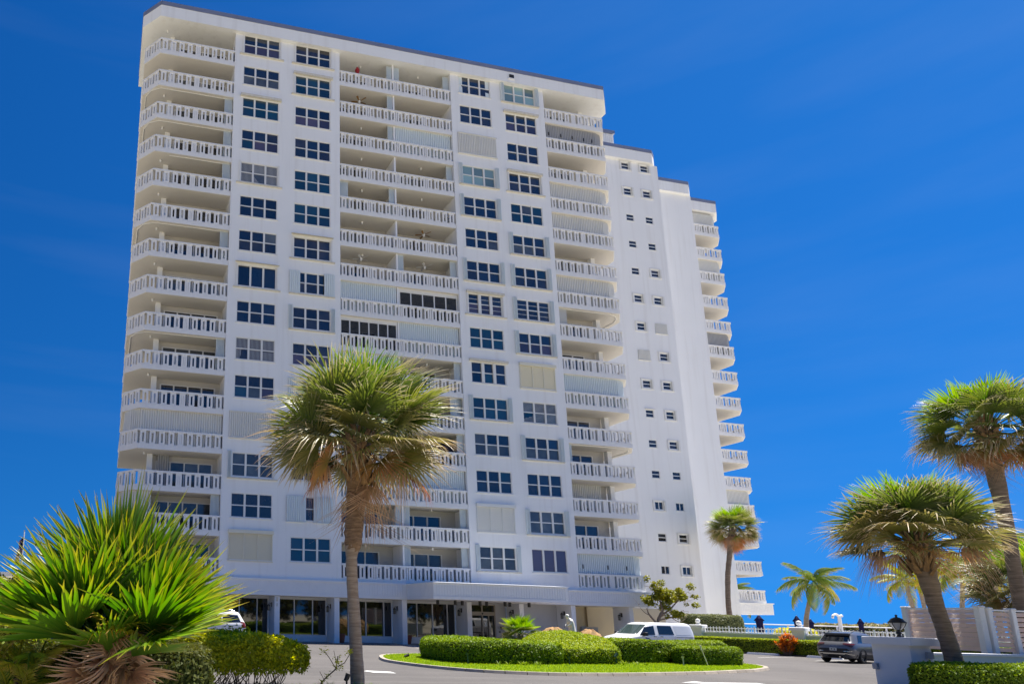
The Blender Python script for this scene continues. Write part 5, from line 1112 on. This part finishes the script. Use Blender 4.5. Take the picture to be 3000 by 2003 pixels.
# ================================================================ boundary walls and fences
M['seawall'] = mat('painted_low_wall', (.60,.64,.52), .8, .25, nz=(.8,.5,(.52,.54,.42)), streak=(.3,(.45,.47,.36)))
M['vinyl'] = mat('white_vinyl', (.80,.77,.73), .45, .4); M['white'] = mat('white_metal', (.80,.80,.79), .5, .4)
vm = bpy.data.materials.new('vinyl_slats'); vm.use_nodes = True; q = vm.node_tree; tb = q.nodes.new('ShaderNodeBsdfTranslucent'); tb.inputs[0].default_value = (.98,.82,.70,1); mx = q.nodes.new('ShaderNodeMixShader'); mx.inputs[0].default_value = .68; q.nodes['Principled BSDF'].inputs['Base Color'].default_value = (.80,.76,.72,1); q.links.new(q.nodes['Principled BSDF'].outputs[0], mx.inputs[1]); q.links.new(tb.outputs[0], mx.inputs[2]); q.links.new(mx.outputs[0], q.nodes['Material Output'].inputs[0]); M['slat'] = vm
wl = thing('picket_wall', 'low pale wall topped with white pickets behind the parking hedge', 'wall', (*row(0,2.0),0))
MB().prism([row(-3.5,1.9),row(16,1.9),row(16,2.15),row(-3.5,2.15)], 0, 1.28).build('wall_base', M['seawall'], wl); MB().prism([row(-3.5,1.86),row(16,1.86),row(16,2.19),row(-3.5,2.19)], 1.281, 1.36).build('wall_cap', M['white'], wl)
pa, pb_ = row(-3.5,2.02), row(16,2.02); PICK = MB().box(-.018,.018,-.018,.018,0,.40).mesh('picket', M['white'])
for zz in (1.42,1.66): MB().tube([(*row(-3.5,2.02),zz),(*row(16,2.02),zz)], .018, 5).build('picket_rail', M['white'], wl)
for i in range(97): put('picket', PICK, (*row(-3.3+i*.2,2.02),1.37), parent=wl) if i % 8 else MB().box(-.035,.035,-.035,.035,0,.46).build('picket_post', M['white'], wl, loc=(*row(-3.3+i*.2,2.02),1.37))
def wall_pillar(s, lb):
    c = row(s,2.0); t = thing('wall_pillar', lb, 'pillar', (*c,0), 'white wall pillars with ball finials', rz=math.atan2(U.y,U.x)); T = Matrix.Translation((*c,0)) @ Matrix.Rotation(math.atan2(U.y,U.x),4,'Z')
    MB().box(-.34,.34,-.34,.34,0,1.62).build('shaft', M['stucco'], t, mw=T); MB().bbox(-.44,.44,-.44,.44,1.62,1.86,.04).build('cap', M['stucco'], t, mw=T); MB().lathe([(.16,0),(.18,.05),(.07,.1),(.07,.13),(.14,.18),(.16,.27),(.14,.36),(.07,.42),(.001,.435)], (0,0,1.86), 14).build('ball_finial', M['stucco'], t, mw=T)
wall_pillar(-3.7, 'white pillar with ball finial at the left end of the picket wall'); wall_pillar(2.5, 'white pillar with ball finial behind the orange croton')
# sea rail, deck, umbrellas, shower
structure(MB().box(58.6,125,20,36,.0,.75).build('pool_deck', M['paver']))
D0, D1 = Vector((80.9,31.0)), Vector((112,24.9)); rl = thing('sea_railing', 'long white railing at the sea edge behind the pool deck', 'railing', (*D0,.75)); n = 10
MB().tube([(*D0,2.16),(*D1,2.16)], .085, 6).build('top_rail', M['white'], rl); MB().tube([(*D0,1.62),(*D1,1.62)], .03, 5).build('mid_rail', M['white'], rl)
for i in range(n+1): p = D0.lerp(D1,i/n); MB().box(p.x-.07,p.x+.07,p.y-.07,p.y+.07,.75,2.12).build('rail_post', M['white'], rl)
for i in range(110): p = D0.lerp(D1,(i+.5)/110); put('baluster', bpy.data.meshes.get('thin_baluster') or MB().box(-.018,.018,-.018,.018,0,.86).mesh('thin_baluster', M['white']), (p.x,p.y,.76), parent=rl)
M['navy'] = mat('navy_canvas', (.012,.014,.06), .8, .2, nz=(5,.4,(.02,.02,.08)))
def closed_umbrella(lb, x, y, z0, z1, w, seed):
    g = random.Random(seed); t = thing('closed_umbrella', lb, 'umbrella', (x,y,z0), 'closed navy parasols on the pool deck'); MB().tube([(x,y,z0),(x,y,z1+.06)], .03, 8).build('pole', M['white'], t)
    mb = MB(); n = 20; vs = []; h = z1-z0; prof = [(.06,1.0),(.25,.97),(.55,.86),(1.0,.74),(.72,.71),(.62,.5),(.7,.3),(.62,.16),(.3,.14)]
    for r, f in prof:
        for k in range(n): a = 2*math.pi*k/n; rr = w*r*(1+.22*math.cos(a*5+g.uniform(0,.4)))*.5; vs.append((x+rr*math.cos(a), y+rr*math.sin(a), z0+h*f))
    mb.add(vs, [(i*n+k,i*n+(k+1)%n,(i+1)*n+(k+1)%n,(i+1)*n+k) for i in range(len(prof)-1) for k in range(n)], 0, True); mb.build('canopy', M['navy'], t)
closed_umbrella('broad closed navy parasol in front of the far wing ground floor', 80.4,27.6,.75,3.25,.95,1); closed_umbrella('closed navy parasol left of the coconut palm trunk', 85.0,26.7,.75,3.3,.8,2); closed_umbrella('short closed navy parasol right of the coconut palm trunk', 86.7,26.4,.75,2.95,.65,3); closed_umbrella('slim closed navy parasol above the grey car roof', 92.9,25.3,.75,3.2,.65,4)
st_ = thing('beach_shower', 'white gooseneck shower post behind the grey car', 'shower', (85.0,21.6,.75)); MB().tube([(85.0,21.6,.75),(85.0,21.6,3.3)], [.22,.17], 10).build('post', M['white'], st_)
MB().tube(spline([Vector((85.0,21.6,3.25)),Vector((84.6,21.6,3.5)),Vector((84.15,21.6,3.35)),Vector((84.05,21.6,3.05))],5,False), .13, 8).build('spout', M['white'], st_); MB().tube([(85.0,21.6,3.3),(85.35,21.6,3.42),(85.45,21.6,3.25)], .11, 8).build('spout', M['white'], st_)
hedge('dune_shrubs', 'low yellowish dune scrub beyond the railing by the lamp', [(101,36),(106,33),(114,32),(124,33),(124,42),(112,43),(104,41)], lambda x,y: 2.35+.25*math.sin(x*1.7)+.2*math.sin(y*2), 9000, .28, foliage('dune_leaves', (.14,.15,.04), (.26,.24,.07), None, trans=.2, var=.4), 15, cat='shrub')
hedge('dune_shrubs', 'low green scrub between the tower and the first parasol', [(74,29),(77.5,28.5),(79.6,29),(79,32),(75,33)], lambda x,y: 1.95+.15*math.sin(x*2.7), 7000, .2, fol['silver'], 16, cat='shrub')
# gate pillar with lantern
pt = thing('gate_pillar', 'white stucco gate pillar with overhanging cap in the right foreground', 'pillar', (24.4,-27.35,0)); M['stuc2'] = mat('pillar_stucco', (.74,.74,.76), .8, .25, nz=(2.,.3,(.66,.65,.66)), bump=(50,.006))
MB().box(24.0,24.8,-27.87,-26.82,0,1.38).build('shaft', M['stuc2'], pt); MB().bbox(23.84,24.96,-28.03,-26.66,1.38,1.61,.02).build('cap', M['stuc2'], pt)
MB().box(24.55,24.75,-27.96,-27.875,1.0,1.2).build('junction_box', M['shutter_grey'], pt); MB().box(23.9,23.995,-26.95,-26.82,.62,.8).build('junction_box', M['shutter_grey'], pt)
lt = thing('post_lantern', 'black carriage lantern standing on the white gate pillar', 'lantern', (24.35,-27.4,1.61)); C0 = (24.35,-27.4,1.612)
LS = Matrix.Translation(C0) @ Matrix.Scale(.86,4) @ Matrix.Translation([-v for v in C0])
MB().lathe([(.10,0),(.10,.02),(.06,.04),(.05,.10),(.085,.13),(.085,.16),(.05,.18),(.045,.22),(.09,.25)], C0, 14).xf(LS).build('stem', M['black'], lt); MB().lathe([(.26,.50),(.27,.52),(.21,.57),(.17,.64),(.08,.69),(.035,.70),(.03,.74),(.045,.77),(.001,.80)], C0, 18).xf(LS).build('lid', M['black'], lt)
MB().lathe([(.085,.26),(.15,.34),(.20,.42),(.23,.50)], C0, 18).xf(LS).build('lantern_glass', mat('frosted_glass', (.42,.40,.38), .3, .5), lt)
for k in range(6):
    a = k*math.pi/3; MB().tube([(C0[0]+r_*math.cos(a),C0[1]+r_*math.sin(a),C0[2]+z_) for r_,z_ in ((.09,.25),(.155,.335),(.206,.42),(.24,.51))], .012, 5).xf(LS).build('rib', M['black'], lt)
lw = thing('low_wall', 'low pale green wall behind the near right hedge', 'wall', (30,-27.3,0)); MB().box(24.82,37,-27.6,-27.3,0,1.10).build('wall_base', mat('pale_aqua_wall', (.60,.70,.64), .8, .25, nz=(1.,.4,(.52,.60,.55))), lw); MB().box(24.82,37,-27.66,-27.24,1.101,1.17).build('wall_cap', M['white'], lw)
def screen(lb, p0, p1, z0, z1, n, gap, tilt, posts):
    a, b = Vector(p0), Vector(p1); d = b-a; ln = d.length; ang = math.atan2(d.y,d.x); t = thing('slatted_screen', lb, 'fence', (*a,z0)); T = Matrix.Translation((*a,0)) @ Matrix.Rotation(ang,4,'Z')
    for s in posts: MB().bbox(s*ln-.10,s*ln+.10,-.10,.10,0,z1+.06,.015).build('post', M['vinyl'], t, mw=T); MB().bbox(s*ln-.12,s*ln+.12,-.12,.12,z1+.06,z1+.11,.02).build('post_cap', M['vinyl'], t, mw=T)
    st = (z1-z0)/n; cuts = sorted(posts)
    for c0, c1 in zip(cuts[:-1], cuts[1:]):
        for i in range(n):
            z = z0+i*st; x0, x1 = c0*ln+.101, c1*ln-.101; h = st-gap
            MB().add([(x0,-tilt,z),(x1,-tilt,z),(x1,tilt,z+h),(x0,tilt,z+h),(x0,-tilt+.02,z),(x1,-tilt+.02,z),(x1,tilt+.02,z+h),(x0,tilt+.02,z+h)], [(0,1,2,3),(5,4,7,6),(0,4,5,1),(3,2,6,7),(0,3,7,4),(1,5,6,2)]).build('slat', M['slat'], t, mw=T)
        MB().box(c0*ln+.1,c1*ln-.1,-.03,.03,z1-.0,z1+.05).build('top_rail', M['vinyl'], t, mw=T)
screen('white slatted screen panel facing the drive, beside the leaning palm', (29.8,-23.9), (29.35,-26.4), 1.20, 2.60, 9, .006, .045, (0,1)); screen('louvred white screen panels at the right edge, glowing pink', (29.6,-26.45), (33.6,-26.35), 1.20, 2.55, 8, .035, .03, (0,.27,.53,1))

# ================================================================ statue, rocks, pots, lights, flag, balcony things
M['marble'] = mat('weathered_marble', (.86,.83,.77), .7, .3, nz=(8,.5,(.55,.5,.44))); M['rock'] = mat('orange_rock', (.46,.27,.12), .9, .2, nz=(5,.8,(.32,.22,.12)), bump=(10,.04))
sx0, sy0, sz0 = 23.2, -13.6, .1
mb = MB(); sc_ = 1.0
mb.tube([(sx0+.08,sy0,1.0),(sx0+.09,sy0,1.25),(sx0+.08,sy0,1.5),(sx0+.05,sy0,1.72),(sx0-.02,sy0,1.86),(sx0-.08,sy0,1.95)], [.20,.19,.16,.145,.15,.08], 12)       # robe and bent torso
mb.tube([(sx0-.08,sy0,1.93),(sx0-.12,sy0,2.02)], [.055,.05], 8)
mb.lathe([(.001,-.10),(.06,-.08),(.085,0),(.075,.07),(.04,.11),(.001,.12)], (sx0-.16,sy0,2.06), 12); mb.lathe([(.001,-.05),(.05,0),(.001,.05)], (sx0-.08,sy0+.0,2.12), 8)
for sg in (-1,1): mb.tube([(sx0-.03,sy0+sg*.14,1.86),(sx0-.10,sy0+sg*.16,1.68),(sx0-.22,sy0+sg*.07,1.58)], [.055,.045,.035], 8)
mb.lathe([(.001,-.09),(.06,-.07),(.08,0),(.04,.07),(.05,.1)], (sx0-.25,sy0,1.55), 10)
so_ = tag(mb.build('statue', M['marble']), 'white garden statue of a robed figure bending over a jug', 'statue')
rm = so_.modifiers.new('merge', 'REMESH'); rm.mode = 'VOXEL'; rm.voxel_size = .022; rm.use_smooth_shade = True
MB().tube([(sx0-.30,sy0,1.52),(sx0-.40,sy0,1.35),(sx0-.44,sy0,1.0)], .012, 6).build('water_jet', mat('falling_water', (.75,.85,.88), .1, .6), so_)
def rock(lb, x, y, z, rx, ry, rz, seed):
    g = np.random.default_rng(seed); n, m = 18, 12; vs = []
    for j in range(m):
        ph = -math.pi/2+math.pi*j/(m-1)
        for i in range(n):
            th = 2*math.pi*i/n; f = 1+.10*math.sin(3*th+seed)*math.cos(ph)+(g.normal(0,.05) if 0 < j < m-1 else 0); vs.append((x+rx*f*math.cos(ph)*math.cos(th), y+ry*f*math.cos(ph)*math.sin(th), z+rz*f*math.sin(ph)))
    tag(MB().add(vs, [(j*n+i,j*n+(i+1)%n,(j+1)*n+(i+1)%n,(j+1)*n+i) for j in range(m-1) for i in range(n)]).build('boulder', M['rock']), lb, 'rock', 'fountain boulders on the island')
rock('mossy orange boulder left of the statue', 22.25,-13.6,.72,.8,.6,.80,1); rock('smooth orange boulder right of the statue', 24.15,-13.7,.70,.66,.6,.76,2); rock('dark boulder carrying the statue', 23.25,-13.55,.5,.6,.5,.58,4)
def pot(lb, x, y): tag(MB().lathe([(.001,0),(.14,0),(.16,.03),(.21,.35),(.24,.52),(.27,.54),(.27,.60),(.22,.60),(.2,.5),(.001,.48)], (x,y,.006), 18).build('flower_pot', M['terracotta']), lb, 'pot', 'terracotta pots at the lobby columns')
pot('tall terracotta pot at the lobby column left of the front palm trunk', 16.25,.55); pot('tall terracotta pot at the column left of the entrance', 21.1,.55)
M['green_metal'] = mat('green_metal', (.03,.07,.05), .5, .4)
def spot(lb, x, y, h, tilt, m='green_metal', z0=.08, sc=1.):
    t = thing('garden_spotlight', lb, 'spotlight', (x,y,z0), 'small spotlights around the island'); MB().tube([(x,y,z0),(x,y,z0+h)], .025*sc, 7).build('stake', M[m], t)
    c, s = math.cos(tilt), math.sin(tilt); MB().tube([(x-.10*sc*c,y,z0+h-.05*sc*s),(x+.02*sc*c,y,z0+h+.02*sc),(x+.12*sc*c,y,z0+h+.10*sc*s+.03)], [.05*sc,.06*sc,.065*sc], 9).build('lamp_head', M[m], t)
spot('tiny spotlight on the grass at the left tip of the island', 13.3,-15.9,.07,.3,'black'); spot('green stake light before the left island hedge', 14.3,-19.3,.40,1.3); spot('stake light where the long hedge meets the dome', 18.85,-19.2,.32,1.3); spot('tilted stake light between dome and right hedge', 21.6,-18.5,.36,.9); spot('pale stake light before the right island hedge', 25.1,-18.3,.36,1.3,'shutter_grey')
spot('black spotlight leaning beside the front palm trunk', 5.62,-29.35,.40,1.2,'black',.0,.9)
tag(MB().tube([(26.3,-18.35,.08),(26.1,-18.3,.78)], .018, 6).tube([(26.09,-18.3,.74),(26.06,-18.3,.95)], .03, 6).build('garden_stake', M['sill']), 'thin wooden stake leaning on the low island hedge', 'stake')
# flag on its pole at the left edge
fx, fy = -6.85, 17.8; ft_ = thing('flagpole', 'flagpole with a limp striped flag at the left edge', 'flagpole', (fx,fy,0)); MB().tube([(fx,fy,0),(fx,fy,8.3)], [.07,.045], 8).build('pole', M['white'], ft_); MB().lathe([(.001,0),(.08,.06),(.001,.14)], (fx,fy,8.3), 8).build('finial', M['chrome'], ft_)
mb = MB(); nu, nv = 13, 26; vs = []
for j in range(nv+1):
    for i in range(nu+1):
        u, v = i/nu, j/nv; vs.append((fx-.05-.42*u+.10*math.sin(u*9+v*2), fy+.16*math.sin(u*11), 8.15-1.7*v-1.55*u*(1-.2*v)))
mb.v = vs
for j in range(nv):
    for i in range(nu):
        k = j*(nu+1)+i; mb.f.append([k,k+1,k+nu+2,k+nu+1]); mb.sm.append(True); mb.m.append(2 if (i < 5 and j < 14) else (j//2) % 2)
mb.build('flag', [mat('flag_red', (.42,.03,.03), .8), mat('flag_white', (.7,.7,.7), .8), mat('flag_blue', (.02,.03,.14), .8)], ft_)
# ceiling fans and things on the balconies
def fan(lb, x, k, m, nb=5, drop=.35):
    z = zr(k)+1.43; y = 1.0; t = thing('ceiling_fan', lb, 'fan', (x,y,z), 'ceiling fans on the balconies'); MB().tube([(x,y,z),(x,y,z-drop)], .025, 6).build('rod', M['trim'] if m != 'black' else M['black'], t); MB().lathe([(.001,.09),(.09,.07),(.12,0),(.08,-.06),(.07,-.13),(.001,-.18)], (x,y,z-drop), 12).build('hub', M['trim'] if m != 'black' else M['black'], t)
    for i in range(nb):
        a = i*2*math.pi/nb+.3; MB().add([(.14,-.05,0),(.62,-.085,.015),(.66,0,.015),(.62,.085,.015),(.14,.05,0)], [(0,1,2,3,4)]).build('blade', M[m], t, mw=Matrix.Translation((x,y,z-drop+.02)) @ Matrix.Rotation(a,4,'Z') @ Matrix.Rotation(.2,4,'X'))
M['wood_blade'] = mat('wood_blade', (.36,.20,.06), .5)
fan('wooden ceiling fan on the second balcony from the top, centre bay', 18.1,1,'wood_blade'); fan('wooden ceiling fan on the centre bay right balcony, sixth floor from the top', 23.4,5,'wood_blade'); fan('white ceiling fan on the centre bay left balcony, seventh floor from the top', 18.1,6,'trim'); fan('white ceiling fan on the centre bay right balcony, seventh floor from the top', 23.4,6,'trim'); fan('black ceiling fan on the centre bay, second floor from the bottom', 19.1,13,'black')
M['red'] = mat('red_canvas', (.36,.02,.03), .7); t = thing('balcony_parasol', 'folded red parasol on the top centre balcony', 'umbrella', (17.8,.6,zr(0)-1.05)); MB().lathe([(.001,2.25),(.05,2.2),(.17,1.95),(.2,1.85),(.13,1.83),(.16,1.5),(.12,1.2),(.05,1.15)], (17.8,.6,zr(0)-1.05), 10).build('canopy', M['red'], t); MB().tube([(17.8,.6,zr(0)-1.05),(17.8,.6,zr(0)+1.3)], .02, 6).build('pole', M['trim'], t)
tag(MB().bbox(24.3,25.15,.7,1.5,zr(11)-1.05,zr(11)+.95,.08).build('furniture_cover', mat('dark_cover', (.03,.022,.03), .8)), 'dark covered furniture on a centre balcony behind the palm crown', 'furniture')
bouquet('potted_plant', 'dark potted plant at the end of a centre balcony', (25.3,.8,zr(4)-1.05), 8, 1.3, .25, fol['shrub_d'], 8, cat='plant', ls=.25, lw=.04, per=10)
t = thing('beach_towel', 'blue and red towel hanging on the top left balcony', 'towel', (7.3,.4,zr(0)-.9)); MB().add([(7.42,.25,zr(0)-.95),(7.44,.55,zr(0)-.95),(7.44,.55,zr(0)+.55),(7.40,.3,zr(0)+.75)], [(0,1,2,3)]).build('blue_cloth', mat('blue_cloth', (.05,.1,.4), .8), t); MB().add([(7.30,.28,zr(0)-.3),(7.40,.5,zr(0)-.3),(7.40,.5,zr(0)+.5),(7.32,.3,zr(0)+.55)], [(0,1,2,3)]).build('red_cloth', M['red'], t)
g = random.Random(3)
ORD = ['top','second','third','fourth','fifth','sixth','seventh','eighth','ninth','tenth','eleventh','twelfth','thirteenth','fourteenth','lowest']
def chair(x, k, m, bay):
    z = zr(k)-1.05; t = thing('balcony_chair', ('black' if m == 'black' else 'grey')+' chair behind the railing of the '+ORD[k]+' '+bay+' balcony, counted from the roof', 'chair', (x,1.1,z), 'chairs on the balconies')
    MB().box(x-.25,x+.25,.85,1.35,z+.4,z+.45).build('seat', M[m], t); MB().box(x-.25,x+.25,1.33,1.37,z+.45,z+.95).build('backrest', M[m], t)
    for a in (-.22,.2):
        for b in (.87,1.31): MB().box(x+a,x+a+.03,b,b+.03,z,z+.4).build('leg', M[m], t)
for k in range(15):
    for x, bay in ((4.9,'left'),(18.6,'centre left'),(23.3,'centre right'),(36.2,'right')):
        if g.random() < .6: chair(x+g.uniform(-.9,.9), k, 'black' if g.random() < .6 else 'shutter_grey', bay)
# ================================================================ far left background
ht = thing('low_house', 'white low house roof behind the trees at the left edge', 'house', (-16,28,0)); MB().box(-24,-8.6,24,34,0,4.6).build('wall', M['stucco'], ht); MB().box(-24.4,-8.2,23.6,34.4,4.6,5.0).build('roof', M['trim'], ht)
for x in (-11.5,-14.5): MB().box(x,x+1.4,23.97,24,1.2,2.6).build('window', M['gl'][1], ht)
limb_tree('background_tree', 'yellow green round tree at the left edge behind the feather palm', (-8.5,8,0), [([(-8.5,8,0),(-8.4,8,1.5),(-8.6,8,2.6)],.16,.08)], [(-8.3,8,3.0,2.0,1.4),(-9.8,8,2.6,1.7,1.5),(-7.3,8,1.8,1.4,1.4)], fol['grape'], 7, leaf=.2, nleaf=1300)
limb_tree('background_tree', 'dark feathery tree at the left edge, just right of the flagpole', (-5.4,6,0), [([(-5.4,6,0),(-5.4,6,1.8),(-5.3,6,3.0)],.12,.06)], [(-5.3,6,3.2,1.1,1.1),(-5.6,6,2.3,1.3,1.0)], fol['shrub_d'], 8, leaf=.16, nleaf=1600)

# trees on the other side of the street behind the viewer: they show in the lobby glass
PP = []; NN = []
for i in range(26):
    x = -45+i*5.2+RNG.uniform(-1.5,1.5); y = -74+RNG.uniform(-3,3); h = RNG.uniform(7,11); q = NR.normal(0,1,(700,3)); q /= np.linalg.norm(q,axis=1)[:,None]; PP.append(q*NR.uniform(.5,1,(700,1))*np.array([3.4,2.6,h/2])+np.array([x,y,h/2+.3])); NN.append(q)
lv = leaf_cloud(np.concatenate(PP), np.concatenate(NN), .95, .1, asp=.8); ob = stuff(put('street_trees', np_mesh('street_trees', lv[0], lv[1], fol['shrub_d'], {'t':lv[2],'r':lv[3]}))); ob['label'] = 'dark belt of trees across the street, mirrored in the lobby glass'; ob['category'] = 'trees'
# ---------------------------------------------------------------- done
